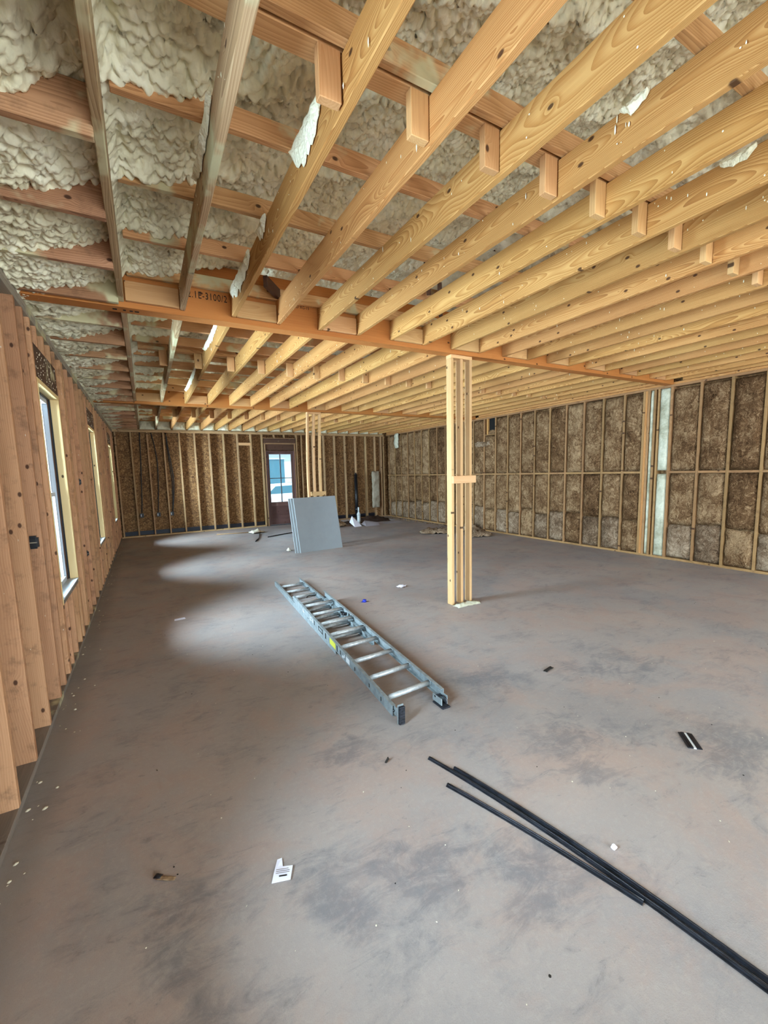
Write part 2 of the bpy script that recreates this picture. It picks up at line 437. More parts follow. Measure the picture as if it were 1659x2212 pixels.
def board(name, parent, mat, x0, x1, y0, y1, z0, z1, jit=0.0, bev=0.0025):
    """axis-aligned lumber; mesh long axis is local X so the grain follows the length"""
    dx, dy, dz = x1 - x0, y1 - y0, z1 - z0
    if isinstance(mat, str): mat = M[mat]
    if dx >= dy and dx >= dz: dims, rot = (dx, dy, dz), (0, 0, 0)
    elif dy >= dx and dy >= dz: dims, rot = (dy, dx, dz), (0, 0, HALF)
    else: dims, rot = ((dz, dy, dx), (0, -HALF, 0)) if dx > dy else ((dz, dx, dy), (HALF, -HALF, 0))
    if dz > dx and dz > dy and dx <= dy:
        # local x->z, local z (wide)->y, local y->x
        me = box_mesh(name, dz, dx, dy, mat, bev)
        o = bpy.data.objects.new(name, me)
        mm = Matrix(((0, 1, 0), (0, 0, 1), (1, 0, 0))).to_4x4()
        o.rotation_euler = mm.to_euler()
    else:
        me = box_mesh(name, *dims, mat, bev)
        o = bpy.data.objects.new(name, me); o.rotation_euler = rot
    o.location = ((x0 + x1) / 2, (y0 + y1) / 2, (z0 + z1) / 2)
    if jit:
        o.rotation_euler.x += R.uniform(-jit, jit); o.rotation_euler.y += R.uniform(-jit, jit) * 0.3
    return link(o, parent)

def boxes_obj(name, boxes, mat, parent=None):
    bm = bmesh.new()
    for (x0, x1, y0, y1, z0, z1) in boxes:
        r = bmesh.ops.create_cube(bm, size=1)
        bmesh.ops.scale(bm, vec=(x1 - x0, y1 - y0, z1 - z0), verts=r['verts'])
        bmesh.ops.translate(bm, vec=((x0 + x1) / 2, (y0 + y1) / 2, (z0 + z1) / 2), verts=r['verts'])
    return bm_obj(name, bm, mat, parent)

def tube(name, pts, rad, mat, parent=None, seg=8, cap=True, rads=None):
    pts = [Vector(p) for p in pts]; vs, fs = [], []
    n = len(pts)
    ref = None
    for i, p in enumerate(pts):
        t = (pts[min(i + 1, n - 1)] - pts[max(i - 1, 0)]).normalized()
        if ref is None:
            ref = Vector((0, 0, 1)) if abs(t.z) < 0.9 else Vector((1, 0, 0))
        u = t.cross(ref).normalized(); w = u.cross(t).normalized(); ref = w
        r = rads[i] if rads else rad
        for k in range(seg):
            a = 2 * math.pi * k / seg
            vs.append(p + u * math.cos(a) * r + w * math.sin(a) * r)
    for i in range(n - 1):
        for k in range(seg):
            k2 = (k + 1) % seg
            fs.append((i * seg + k, i * seg + k2, (i + 1) * seg + k2, (i + 1) * seg + k))
    if cap:
        fs.append(tuple(range(seg))[::-1]); fs.append(tuple((n - 1) * seg + k for k in range(seg)))
    return obj_from(name, vs, fs, mat, parent, smooth=True)

def puff(name, parent, mat, o, u, v, n, w, h, depth, nu=8, nv=16, amp=0.02, edge=0.05, freq=4.0, ragged=0.0, seed=0, back=0.02):
    """pillow of soft stuff: a closed grid, front bulging along n"""
    o, u, v, n = Vector(o), Vector(u), Vector(v), Vector(n)
    vs, fs = [], []
    sd = Vector((seed * 3.7, seed * 1.3, seed * 2.1))
    for j in range(nv + 1):
        for i in range(nu + 1):
            a, b = i / nu, j / nv
            p = o + u * (a * w) + v * (b * h)
            ea = min(a * w, (1 - a) * w) / edge; eb = min(b * h, (1 - b) * h) / edge
            e = min(1.0, ea) * min(1.0, eb); e = math.sqrt(max(0.0, e))
            q = p * freq + sd
            z = depth * e + amp * noise.fractal(q, 1.0, 2.0, 3) * e + amp * 0.6 * noise.noise(q * 3.1)
            if ragged:
                p = p + u * (ragged * noise.noise(q * 2 + Vector((9, 0, 0)))) + v * (ragged * noise.noise(q * 2 + Vector((0, 9, 0))))
            vs.append(p + n * z)
    W = nu + 1
    for j in range(nv):
        for i in range(nu):
            fs.append((j * W + i, j * W + i + 1, (j + 1) * W + i + 1, (j + 1) * W + i))
    # back face rim
    base = len(vs)
    rim = [i for i in range(nu + 1)] + [j * W + nu for j in range(1, nv + 1)] + [nv * W + i for i in range(nu - 1, -1, -1)] + [j * W for j in range(nv - 1, 0, -1)]
    for k in rim: vs.append(vs[k] - n * back)
    L = len(rim)
    for k in range(L): fs.append((rim[(k + 1) % L], rim[k], base + k, base + (k + 1) % L))
    fs.append(tuple(base + k for k in range(L)))
    return obj_from(name, vs, fs, mat, parent, smooth=True)

def tag(o, label=None, cat=None, group=None, kind=None):
    if label: o['label'] = label
    if cat: o['category'] = cat
    if group: o['group'] = group
    if kind: o['kind'] = kind
    return o

def empty(name, loc=(0, 0, 0), **kw):
    o = bpy.data.objects.new(name, None); o.empty_display_size = 0.1
    link(o); o.location = loc
    return tag(o, **kw)

# ================================================================== SETTING
# ---- floor with the dug-out plumbing pit in the far right corner
PX0, PX1, PY0, PY1 = 5.0, 7.35, 12.05, 13.28
bm = bmesh.new()
fx = [-1.0, PX0, PX1, 8.1]; fy = [YF, PY0, PY1, D + 0.3]
for i in range(3):
    for j in range(3):
        if i == 1 and j == 1: continue
        vv = [bm.verts.new((fx[a], fy[b], 0)) for a, b in ((i, j), (i + 1, j), (i + 1, j + 1), (i, j + 1))]
        bm.faces.new(vv)
bmesh.ops.remove_doubles(bm, verts=bm.verts, dist=1e-4)
for (a, b) in (((PX0, PY0), (PX1, PY0)), ((PX1, PY0), (PX1, PY1)), ((PX1, PY1), (PX0, PY1)), ((PX0, PY1), (PX0, PY0))):
    bm.faces.new([bm.verts.new(v) for v in ((*a, 0), (*a, -0.2), (*b, -0.2), (*b, 0))])
bm.faces.new([bm.verts.new(v) for v in ((PX0, PY0, -0.2), (PX1, PY0, -0.2), (PX1, PY1, -0.2), (PX0, PY1, -0.2))])
floor = bm_obj('floor', bm, M['floor'])
tag(floor, 'dusty grey and tan concrete slab floor', kind='structure')

# ---- left wall
wl_boxes = []
ys = sorted([(a, b) for a, b in WIN])
y = YF
XS0, XS1 = XL - 0.152, XL - 0.14
for a, b in ys:
    wl_boxes.append((XS0, XS1, y, a, 0, 3.0))
    wl_boxes.append((XS0, XS1, a, b, 0, WZ0)); wl_boxes.append((XS0, XS1, a, b, WZ1, 3.0))
    y = b
wl_boxes.append((XS0, XS1, y, D + 0.2, 0, 3.0))
wall_left = boxes_obj('wall_left', wl_boxes, M['osb'])
tag(wall_left, 'left wall of brown studs and sheathing with three tall windows', kind='structure')
board('bottom_plate', wall_left, 'plate_grey', XL - 0.14, XL, YF, D + 0.1, 0.0, 0.038)
board('top_plate', wall_left, 'plate_foam', XL - 0.14, XL, YF, D + 0.14, 2.884, 2.922)
board('top_plate', wall_left, 'plate_foam', XL - 0.14, XL + 0.002, YF, D + 0.14, 2.9225, 2.9600)
near_studs = [2.13, 2.53, 2.93, 3.33, 3.73, 3.95]
studs = [-4.0, -3.6, -3.2, -1.4, -1.0, -0.6, -0.2, 0.2, 0.6] + near_studs + [5.50, 5.60, 5.95, 6.36, 6.76, 7.14, 7.30] + [8.85, 9.25, 9.66, 10.06, 10.46, 10.86, 11.2] + [12.65, 13.05, 13.30]
for s in studs:
    board('stud', wall_left, 'stud_l', XL - 0.14, XL + R.uniform(-0.003, 0.002), s, s + 0.038, 0.038, 2.884, 0.0012)
for a, b in ys:
    for k, yy in enumerate((a - 0.038, b)):
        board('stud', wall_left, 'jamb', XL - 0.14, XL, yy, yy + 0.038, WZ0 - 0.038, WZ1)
        board('stud', wall_left, 'stud_l', XL - 0.14, XL, yy, yy + 0.038, 0.038, WZ0 - 0.039)           # jack
    board('stud', wall_left, 'stud_l', XL - 0.14, XL, a - 0.078, a - 0.040, 0.038, 2.884)
    board('stud', wall_left, 'stud_l', XL - 0.14, XL, b + 0.040, b + 0.078, 0.038, 2.884)
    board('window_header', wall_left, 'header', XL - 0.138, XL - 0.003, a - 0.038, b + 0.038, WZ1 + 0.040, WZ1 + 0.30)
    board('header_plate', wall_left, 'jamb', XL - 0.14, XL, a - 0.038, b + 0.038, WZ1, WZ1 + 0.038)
    board('sill_plate', wall_left, 'plate_grey', XL - 0.14, XL, a, b, WZ0 - 0.038, WZ0)
    for q in (0.18, 0.5, 0.82):
        yy = a + (b - a) * q - 0.019
        board('stud', wall_left, 'stud_l', XL - 0.14, XL, yy, yy + 0.038, 0.038, WZ0 - 0.039)
        board('stud', wall_left, 'stud_l', XL - 0.14, XL, yy, yy + 0.038, WZ1 + 0.301, 2.884)

# ---- windows
for i, (a, b) in enumerate(WIN):
    w = empty('window_%d' % (i + 1), (XL - 0.11, (a + b) / 2, WZ0), kind='structure')
    if i < 3: w['label'] = ['nearest tall white vinyl window in the left wall', 'middle tall white vinyl window in the left wall', 'farthest tall white vinyl window in the left wall'][i]
    def wb(nm, x0, x1, y0, y1, z0, z1, mt):
        o = board(nm, w, mt, x0, x1, y0, y1, z0, z1); o.location -= w.location
        return o
    X0, X1 = XL - 0.165, XL - 0.085
    zm = (WZ0 + WZ1) / 2 - 0.02
    fr = wb('frame', X0, X1, a + 0.002, a + 0.045, WZ0 + 0.002, WZ1 - 0.002, 'vinyl')
    wb('frame', X0, X1, b - 0.045, b - 0.002, WZ0 + 0.002, WZ1 - 0.002, 'vinyl')
    wb('frame', X0, X1, a + 0.045, b - 0.045, WZ0 + 0.002, WZ0 + 0.05, 'vinyl')
    wb('frame', X0, X1, a + 0.045, b - 0.045, WZ1 - 0.05, WZ1 - 0.002, 'vinyl')
    wb('meeting_rail', X0 + 0.02, X1 - 0.015, a + 0.045, b - 0.045, zm - 0.02, zm + 0.02, 'vinyl')
    for nm, s0, s1, dx in (('upper_sash', zm + 0.02, WZ1 - 0.05, 0.0), ('lower_sash', WZ0 + 0.05, zm - 0.02, 0.02)):
        for q in (a + 0.045, b - 0.08):
            wb(nm, X0 + 0.015 + dx, X0 + 0.045 + dx, q, q + 0.035, s0, s1, 'vinyl')
        wb('glass_pane', X0 + 0.027 + dx, X0 + 0.031 + dx, a + 0.08, b - 0.08, s0, s1, 'glass')
    wb('dark_reveal_strip', XL - 0.085, XL - 0.066, b - 0.010, b - 0.001, WZ0 + 0.011, WZ1 - 0.012, 'black_plastic')  # dark strips added to draw the dark reveal beside the frame
    wb('dark_reveal_strip', XL - 0.085, XL - 0.066, a + 0.001, b - 0.001, WZ1 - 0.011, WZ1 - 0.001, 'black_plastic')
    wb('dark_reveal_strip', XL - 0.0855, XL - 0.080, b - 0.050, b - 0.0105, WZ0 + 0.011, WZ1 - 0.012, 'header')
    wb('stool', XL - 0.085, XL + 0.004, a + 0.002, b - 0.002, WZ0 + 0.0005, WZ0 + 0.010, 'vinyl')

# ---- back wall
DX0, DX1, DZ = 3.405, 4.345, 2.395
YB = D + 0.14
wall_back = boxes_obj('wall_back', [(XL - 0.15, DX0, YB, YB + 0.012, 0, 3.35), (DX1, XR + 0.15, YB, YB + 0.012, 0, 3.35), (DX0, DX1, YB, YB + 0.012, DZ, 3.35), (0.0, 7.3, YB, YB + 0.012, 3.35, 3.6), (1.6, 5.7, YB, YB + 0.012, 3.6, 4.0), (2.6, 4.7, YB, YB + 0.012, 4.0, 4.3)], M['osb'])
tag(wall_back, 'back wall of open studs over brown strand board', kind='structure')
board('top_plate', wall_back, 'stud_b', XL, XR - 0.15, D, YB - 0.001, 2.902, 2.940)
board('top_plate', wall_back, 'stud_b', XL, XR - 0.15, D - 0.002, YB - 0.001, 2.9405, 2.978)
board('bottom_plate', wall_back, 'stud_b', XL, DX0 - 0.09, D, YB - 0.001, 0.0, 0.038)
board('bottom_plate', wall_back, 'stud_b', DX1 + 0.09, XR, D, YB - 0.001, 0.0, 0.038)
bs_x = [-0.62, -0.258, 0.145, 0.548, 0.955, 1.360, 1.765, 2.165, 2.575, 2.976, 3.32, 4.43, 4.60, 4.99, 5.386, 5.78, 6.171, 6.575, 6.981, 7.355, 7.60, 7.70]
for x in bs_x:
    board('stud', wall_back, 'stud_b', x - 0.019, x + 0.019, D + R.uniform(-0.002, 0.003), YB - 0.001, 0.038, 2.902, 0.0012)
for x in (DX0 - 0.0195, DX1 + 0.0195):
    board('stud', wall_back, 'stud_b', x - 0.019, x + 0.019, D, YB - 0.001, 0.0, 2.60)
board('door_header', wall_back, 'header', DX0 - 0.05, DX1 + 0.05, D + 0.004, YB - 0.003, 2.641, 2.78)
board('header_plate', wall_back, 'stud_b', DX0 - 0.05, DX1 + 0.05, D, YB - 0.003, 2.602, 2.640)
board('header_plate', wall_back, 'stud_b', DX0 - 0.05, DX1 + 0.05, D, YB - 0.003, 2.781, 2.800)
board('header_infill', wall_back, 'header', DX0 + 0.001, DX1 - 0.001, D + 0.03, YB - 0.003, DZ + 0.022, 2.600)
for x in (3.70, 4.03):
    board('stud', wall_back, 'stud_b', x - 0.019, x + 0.019, D, YB - 0.003, 2.801, 2.902)
board('blocking', wall_back, 'post', 2.596, 2.955, D + 0.001, D + 0.09, 2.56, 2.64)
seq = sorted(bs_x[:11]); 
for x0, x1 in list(zip(seq[:-1], seq[1:])) + [(4.43, 4.60), (4.60, 4.99), (4.99, 5.386), (5.386, 5.78), (5.78, 6.171), (6.171, 6.575), (6.575, 6.981), (6.981, 7.355)]:
    board('sill_flashing', wall_back, 'navy', x0 + 0.02, x1 - 0.02, YB - 0.014, YB - 0.002, 0.039, 0.155, bev=0.001)
# joint strips where the boards meet
# foam packed between joists above the back plate is added with the ceiling

gable = boxes_obj('gable_blocker_1', [(XL - 0.1, XR + 0.1, YF, YF + 0.012, 3.0, 3.35), (0.0, 7.3, YF, YF + 0.012, 3.35, 3.6), (1.6, 5.7, YF, YF + 0.012, 3.6, 4.0), (2.6, 4.7, YF, YF + 0.012, 4.0, 4.3)], M['osb'])  # unseen gable boards, added to keep light out above the joists
tag(gable, kind='structure')
# ---- door
d1 = empty('door_1', ((DX0 + DX1) / 2, D + 0.11, 0), kind='structure', label='brown exterior door with four glass panes in the back wall')
def db(nm, par, x0, x1, y0, y1, z0, z1, mt, bev=0.003):
    o = board(nm, par, mt, x0, x1, y0, y1, z0, z1, bev=bev)
    o.location -= Vector(d1.location)
    return o
db('jamb', d1, DX0 + 0.001, DX0 + 0.03, D + 0.004, YB + 0.02, 0.0, DZ - 0.001, 'door')
db('jamb', d1, DX1 - 0.03, DX1 - 0.001, D + 0.004, YB + 0.02, 0.0, DZ - 0.001, 'door')
db('jamb', d1, DX0 + 0.03, DX1 - 0.03, D + 0.004, YB + 0.02, DZ - 0.032, DZ - 0.001, 'door')
db('threshold', d1, DX0 + 0.03, DX1 - 0.03, D + 0.03, YB + 0.03, 0.0, 0.022, 'black_metal')
GX0, GX1, GZ0, GZ1 = 3.525, 4.240, 0.755, 2.290
lx0, lx1, lz0, lz1 = DX0 + 0.032, DX1 - 0.032, 0.026, DZ - 0.034
Y0, Y1 = D + 0.085, D + 0.13
leaf = empty('door_leaf', (0, 0, 0)); leaf.parent = d1
db('stile', leaf, lx0, GX0, Y0, Y1, lz0, lz1, 'door'); db('stile', leaf, GX1, lx1, Y0, Y1, lz0, lz1, 'door')
db('rail', leaf, GX0, GX1, Y0, Y1, GZ1, lz1, 'door'); db('rail', leaf, GX0, GX1, Y0, Y1, 0.62, GZ0, 'door')
db('rail', leaf, GX0, GX1, Y0, Y1, lz0, 0.21, 'door')
db('panel', leaf, GX0 + 0.001, GX1 - 0.001, Y0 + 0.015, Y1 - 0.01, 0.211, 0.619, 'door')
db('panel_moulding', leaf, GX0 + 0.06, GX1 - 0.06, Y0 + 0.004, Y0 + 0.02, 0.33, 0.345, 'door')
gxm, gzm = (GX0 + GX1) / 2, (GZ0 + GZ1) / 2 + 0.0
db('muntin', leaf, gxm - 0.016, gxm + 0.016, Y0 + 0.005, Y1 - 0.005, GZ0 + 0.001, GZ1 - 0.001, 'muntin')
db('muntin', leaf, GX0 + 0.001, gxm - 0.012, Y0 + 0.005, Y1 - 0.005, gzm - 0.012, gzm + 0.012, 'muntin')
db('muntin', leaf, gxm + 0.012, GX1 - 0.001, Y0 + 0.005, Y1 - 0.005, gzm - 0.012, gzm + 0.012, 'muntin')
for xa, xb in ((GX0 + 0.001, gxm - 0.013), (gxm + 0.013, GX1 - 0.001)):
    for za, zb in ((GZ0 + 0.001, gzm - 0.013), (gzm + 0.013, GZ1 - 0.001)):
        db('glass_pane', leaf, xa, xb, Y0 + 0.02, Y0 + 0.025, za, zb, 'glass', 0)

# ---- right wall
wall_right = boxes_obj('wall_right', [(XR + 0.14, XR + 0.152, YF, D + 0.2, 0, 3.3)], M['osb'])
tag(wall_right, 'right wall of studs filled with brown fibre batts', kind='structure')
board('bottom_plate', wall_right, 'stud_r', XR, XR + 0.139, YF, D, 0.0, 0.038)
board('top_plate', wall_right, 'stud_r', XR, XR + 0.139, YF, D + 0.1, 2.922, 2.960)
board('top_plate', wall_right, 'joist', XR - 0.002, XR + 0.139, YF, D + 0.1, 2.9605, 2.998)
S = 0.4064
rs = [2.678 + S * n for n in range(-17, 27)]
rs_in = [s for s in rs if not (3.80 < s < 4.45)]
for s in rs_in:
    board('stud', wall_right, 'stud_r', XR - 0.001, XR + 0.139, s - 0.019, s + 0.019, 0.038, 2.922, 0.001)
# built-up column in the wall with foam between its plies
for (a, b, mt) in ((4.375, 4.337, 'stud_r'), (4.335, 4.297, 'joist'), (4.295, 4.257, 'stud_r'), (4.195, 4.157, 'stud_r'), (4.13, 4.10, 'stud_r'), (3.93, 3.894, 'stud_r')):
    board('stud', wall_right, mt, XR - 0.012, XR + 0.139, b, a, 0.038, 2.922)
puff('foam_strip', wall_right, M['foam_white'], (XR + 0.02, 4.256, 0.04), (0, -1, 0), (0, 0, 1), (-1, 0, 0), 0.06, 2.88, 0.03, 3, 60, 0.012, 0.02, 8, seed=3)
puff('foam_strip', wall_right, M['foam_white'], (XR + 0.02, 4.099, 0.04), (0, -1, 0), (0, 0, 1), (-1, 0, 0), 0.168, 1.44, 0.035, 6, 40, 0.012, 0.03, 8, seed=4)
puff('foam_strip', wall_right, M['foam_white'], (XR + 0.02, 4.099, 1.54), (0, -1, 0), (0, 0, 1), (-1, 0, 0), 0.168, 1.38, 0.035, 6, 40, 0.012, 0.03, 8, seed=5)
bays = []
seq = [s for s in rs_in if s > -2.6]
for s0, s1 in zip(seq[:-1], seq[1:]):
    a, b = s0 + 0.019, s1 - 0.019
    if s0 < 3.9 < s1: bays.append((a, 3.894)); bays.append((4.376, b))
    else: bays.append((a, b))
bays.append((seq[-1] + 0.019, D))
ZN = 1.508
for k, (a, b) in enumerate(bays):
    w_ = b - a
    if w_ < 0.06: continue
    board('blocking', wall_right, 'stud_r', XR - 0.001, XR + 0.139, a, b, ZN - 0.019, ZN + 0.019)
    hole = a < 8.17 < b
    ztop = 2.50 if hole else 2.918
    far = a > 6.2
    dep = 0.045
    puff('insulation_batt', wall_right, M['batt'], (XR + 0.035, b - 0.004, ZN + 0.024), (0, -1, 0), (0, 0, 1), (-1, 0, 0), w_ - 0.008, ztop - ZN - 0.03 - R.uniform(0, 0.03), dep, 8, 22, 0.022, 0.05, 5, 0.010, k + 1)
    cut = 0.60 + R.uniform(-0.05, 0.09)
    puff('insulation_batt', wall_right, M['batt'], (XR + 0.035, b - 0.004, cut + 0.01), (0, -1, 0), (0, 0, 1), (-1, 0, 0), w_ - 0.008, ZN - 0.03 - cut, dep, 8, 16, 0.022, 0.05, 5, 0.010, k + 51)
    puff('insulation_batt', wall_right, M['batt_grey' if (k % 3 or a > 9) else 'batt'], (XR + 0.035, b - 0.004, 0.045), (0, -1, 0), (0, 0, 1), (-1, 0, 0), w_ - 0.008, cut - 0.05, dep, 8, 10, 0.030, 0.06, 6, 0.016, k + 101)  # most low batts get a greyer tone, lighting put into their colour
    if hole:
        board('blocking', wall_right, 'stud_r', XR - 0.001, XR + 0.10, a, b, 2.505, 2.525)
        board('blocking', wall_right, 'joist', XR - 0.001, XR + 0.12, b - 0.12, b - 0.08, 2.526, 2.922)
        board('dark_vent_panel', wall_right, 'dark', XR + 0.05, XR + 0.12, a + 0.03, b - 0.121, 2.60, 2.922)  # black panel paints in the hole's shade along with its black felt
        puff('insulation_batt', wall_right, M['batt'], (XR + 0.02, b - 0.125, 2.527), (0, -1, 0), (0, 0, 1), (-1, 0, 0), w_ - 0.15, 0.10, 0.02, 5, 3, 0.01, 0.03, 6, 0.01, 77)
        puff('insulation_batt', wall_right, M['batt_grey'], (XR + 0.035, b + 0.35, 2.20), (0, -1, 0), (0, 0.25, 1), (-1, 0, 0.2), 0.62, 0.16, 0.08, 12, 5, 0.05, 0.05, 7, 0.03, 78)

# ================================================================== CEILING
def foam_height(X, Y):
    raf = 2.09 + 0.585 * np.round((Y - 2.09) / 0.585)
    u = np.abs(Y - raf)
    rise = 0.30 * np.maximum(0.0, 3.45 - np.abs(X - 3.65)) * np.clip((X + 0.1) / 0.3, 0, 1)
    right_z = 3.285 + rise - 0.055 * np.exp(-(u / 0.075) ** 2)
    t = np.clip((X + 0.68) / 0.62, 0, 1)
    left_z = 2.968 + 0.17 * t ** 1.6 + 0.0 * u
    s = np.clip((X + 0.075) / 0.10, 0, 1); s = s * s * (3 - 2 * s)
    z = left_z * (1 - s) + right_z * s
    z += 0.035 * (np.sin(X * 2.3 + 1.3 * np.sin(Y * 1.9)) * np.sin(Y * 3.1 + X)) * s
    z += 0.008 * np.sin(X * 9.1 + 2 * np.sin(Y * 7)) * np.sin(Y * 11.3 + 2 * np.sin(X * 5)) * (0.3 + 0.7 * s)
    # deep pocket beside the edge joist
    z += 0.10 * np.exp(-((X + 0.13) / 0.10) ** 2 - ((Y - 1.75) / 0.35) ** 2)
    return z
def domes(X, Y, cell, rad, seed):
    gx = np.floor(X / cell).astype(np.int64); gy = np.floor(Y / cell).astype(np.int64)
    best = np.zeros_like(X)
    for dx in (-1, 0, 1):
        for dy in (-1, 0, 1):
            cx = gx + dx; cyy = gy + dy
            h = (cx * 73856093) ^ (cyy * 19349663) ^ (seed * 83492791)
            h = (h ^ (h >> 13)) * 1274126177 & 0x7fffffff
            jx = (h & 1023) / 1023.0; jy = ((h >> 10) & 1023) / 1023.0; jr = ((h >> 20) & 255) / 255.0
            r = rad * (0.65 + 0.6 * jr)
            d2 = (X - (cx + jx) * cell) ** 2 + (Y - (cyy + jy) * cell) ** 2
            best = np.maximum(best, np.sqrt(np.maximum(r * r - d2, 0)))
    return best
def foam_patch(name, x0, x1, y0, y1, step, parent):
    nx = max(2, int(round((x1 - x0) / step))); ny = max(2, int(round((y1 - y0) / step)))
    X, Y = np.meshgrid(np.linspace(x0, x1, nx + 1), np.linspace(y0, y1, ny + 1))
    wx = X + 0.012 * np.sin(Y * 31 + 2 * np.sin(X * 17)); wy = Y + 0.012 * np.sin(X * 27 + 2 * np.sin(Y * 19))
    k = 1.0 if step < 0.012 else 1.0
    Z = foam_height(X, Y) - 1.7 * domes(wx, wy, 0.030, 0.0205, 1) * k - 0.35 * domes(wx, wy, 0.070, 0.05, 2)
    Z = Z + 0.035
    co = np.stack([X, Y, Z], -1).reshape(-1, 3)
    idx = np.arange((nx + 1) * (ny + 1)).reshape(ny + 1, nx + 1)
    q = np.stack([idx[:-1, :-1], idx[1:, :-1], idx[1:, 1:], idx[:-1, 1:]], -1).reshape(-1, 4)
    me = bpy.data.meshes.new(name)
    me.vertices.add(len(co)); me.vertices.foreach_set('co', co.ravel())
    me.loops.add(q.size); me.loops.foreach_set('vertex_index', q.ravel().astype(np.int32))
    me.polygons.add(len(q)); me.polygons.foreach_set('loop_start', np.arange(0, q.size, 4, dtype=np.int32))
    me.polygons.foreach_set('use_smooth', np.ones(len(q), dtype=bool))
    me.update(calc_edges=True)
    me.materials.append(M['foam'])
    return link(bpy.data.objects.new(name, me), parent)

def roof_z(x): return 3.62 + 0.30 * max(0.0, 3.45 - abs(x - 3.65))
vs, fs = [], []
prof = [(-1.3, 3.30), (0.2, 3.62), (3.65, 3.62 + 1.035), (7.1, 3.62), (8.5, 3.30)]
for yy in (YF - 0.3, D + 0.6):
    for (a, b) in prof: vs.append((a, yy, b))
    for (a, b) in reversed(prof): vs.append((a, yy, b + 0.05))
for q in range(10): fs.append((q, (q + 1) % 10, 10 + (q + 1) % 10, 10 + q))
fs += [(0, 1, 8, 9), (1, 2, 7, 8), (2, 3, 6, 7), (3, 4, 5, 6), (19, 18, 11, 10), (18, 17, 12, 11), (17, 16, 13, 12), (16, 15, 14, 13)]
ceiling = obj_from('ceiling', vs, fs, M['osb'])
tag(ceiling, 'open joist ceiling with cream spray foam between the rafters', kind='structure')
for o in (foam_patch('spray_foam', XL - 0.02, 3.3, 1.2, 4.0, 0.009, ceiling),
          foam_patch('spray_foam', 3.3, 5.2, 0.4, 4.0, 0.018, ceiling),
          foam_patch('spray_foam', 5.2, XR + 0.1, 0.4, 4.0, 0.04, ceiling),
          foam_patch('spray_foam', XL - 0.02, 3.3, 0.4, 1.2, 0.02, ceiling),
          foam_patch('spray_foam', XL - 0.02, 3.0, 4.0, 8.8, 0.018, ceiling),
          foam_patch('spray_foam', 3.0, XR + 0.1, 4.0, 8.8, 0.04, ceiling),
          foam_patch('spray_foam', XL - 0.02, XR + 0.1, 8.8, D + 0.14, 0.035, ceiling),
          foam_patch('spray_foam', XL - 0.02, XR + 0.1, YF, 0.4, 0.06, ceiling)):
    o['kind'] = 'stuff'

JW, JZ0, JZ1 = 0.038, 2.998, 3.186
BM = [(-0.92, -0.80), (3.90, 4.03), (8.68, 8.81)]
bayY = [(-0.80, 3.90), (4.03, 8.68), (8.81, D + 0.12)]
jx = [-0.065] + [0.362 + 0.398 * k for k in range(19)]
for bi, (ya, yb) in enumerate(bayY):
    for k, x in enumerate(jx):
        x0 = x + R.uniform(-0.004, 0.004)
        z0 = JZ0 + R.uniform(-0.002, 0.004)
        z1 = JZ1
        mt = 'edge_joist' if k < 2 else 'joist'
        o = board('joist', ceiling, mt, x0, x0 + JW, ya + 0.001, yb - 0.001, z0, z1, bev=0.004)
        o.rotation_euler.x += R.uniform(-0.008, 0.008) + (0.02 if k == 0 else 0)
for ya, yb in bayY: board('joist', ceiling, 'joist', XR - 0.042, XR - 0.004, ya + 0.001, yb - 0.15, 2.999, 3.186)
# beams
for y0, y1 in BM:
    mt = 'beam'
    o = board('support_beam', ceiling, mt, XL + 0.004, XR - 0.003, y0, y1, H, 3.40, bev=0.002)
support = [o for o in ceiling.children if o.name.startswith('support_beam')]
# hanger blocks nailed to the beams between alternate joists
for (y0, y1) in BM[1:]:
    for k in range(0, len(jx) - 1):
        if k % 2 == 0:
            board('blocking', ceiling, 'block', jx[k] + JW + 0.006, jx[k + 1] - 0.006, y0 - 0.039, y0 - 0.001, JZ0 + 0.004, JZ0 + 0.15)
# rafters: full-length above the joists; short ties between the left wall and the edge joist
ry = [2.07 + 0.585 * n for n in range(-4, 20)]
for yy in ry:
    if any(a - 0.05 < yy < b + 0.02 for a, b in BM): yb = a = None
    if yy > D - 0.05 or yy < -1.4: continue
    if not any(a - 0.045 < yy < b + 0.005 for a, b in BM):
        board('rafter', ceiling, 'rafter', 0.0, XR + 0.10, yy + 0.03, yy + 0.068, 3.190, 3.29, bev=0.003)
        board('rafter_tie', ceiling, 'tie', XL + 0.004, -0.0675, yy, yy + 0.038, 2.963, 3.15, bev=0.003)
    else:
        board('rafter', ceiling, 'rafter', 0.0, XR + 0.10, yy + 0.20, yy + 0.238, 3.190, 3.29, bev=0.003)
# strongbacks with short hanging blocks
for ys_ in (1.60, 5.92, 10.75):
    board('strongback', ceiling, 'rafter', 0.05, XR, ys_ + 0.012, ys_ + 0.050, 3.229, 3.36)
    board('strongback', ceiling, 'rafter', 0.05, XR, ys_ - 0.035, ys_ + 0.054, 3.189, 3.227)
    for k in range(1, len(jx)):
        if k == 1 and ys_ < 2: continue
        board('hanging_block', ceiling, 'block', jx[k] - 0.094, jx[k] - 0.005, ys_ - 0.040, ys_ - 0.002, JZ0 + 0.012, 3.188)
# diagonal braces up in the roof, seen through the joists
for (x, yy, l) in ((1.95, 3.0, 0.5), (2.3, 3.35, 0.6), (0.95, 3.75, 0.3)):
    o = board('brace', ceiling, 'header', x, x + l, yy, yy + 0.038, 3.20, 3.29)
    o.rotation_euler.z = 0.9
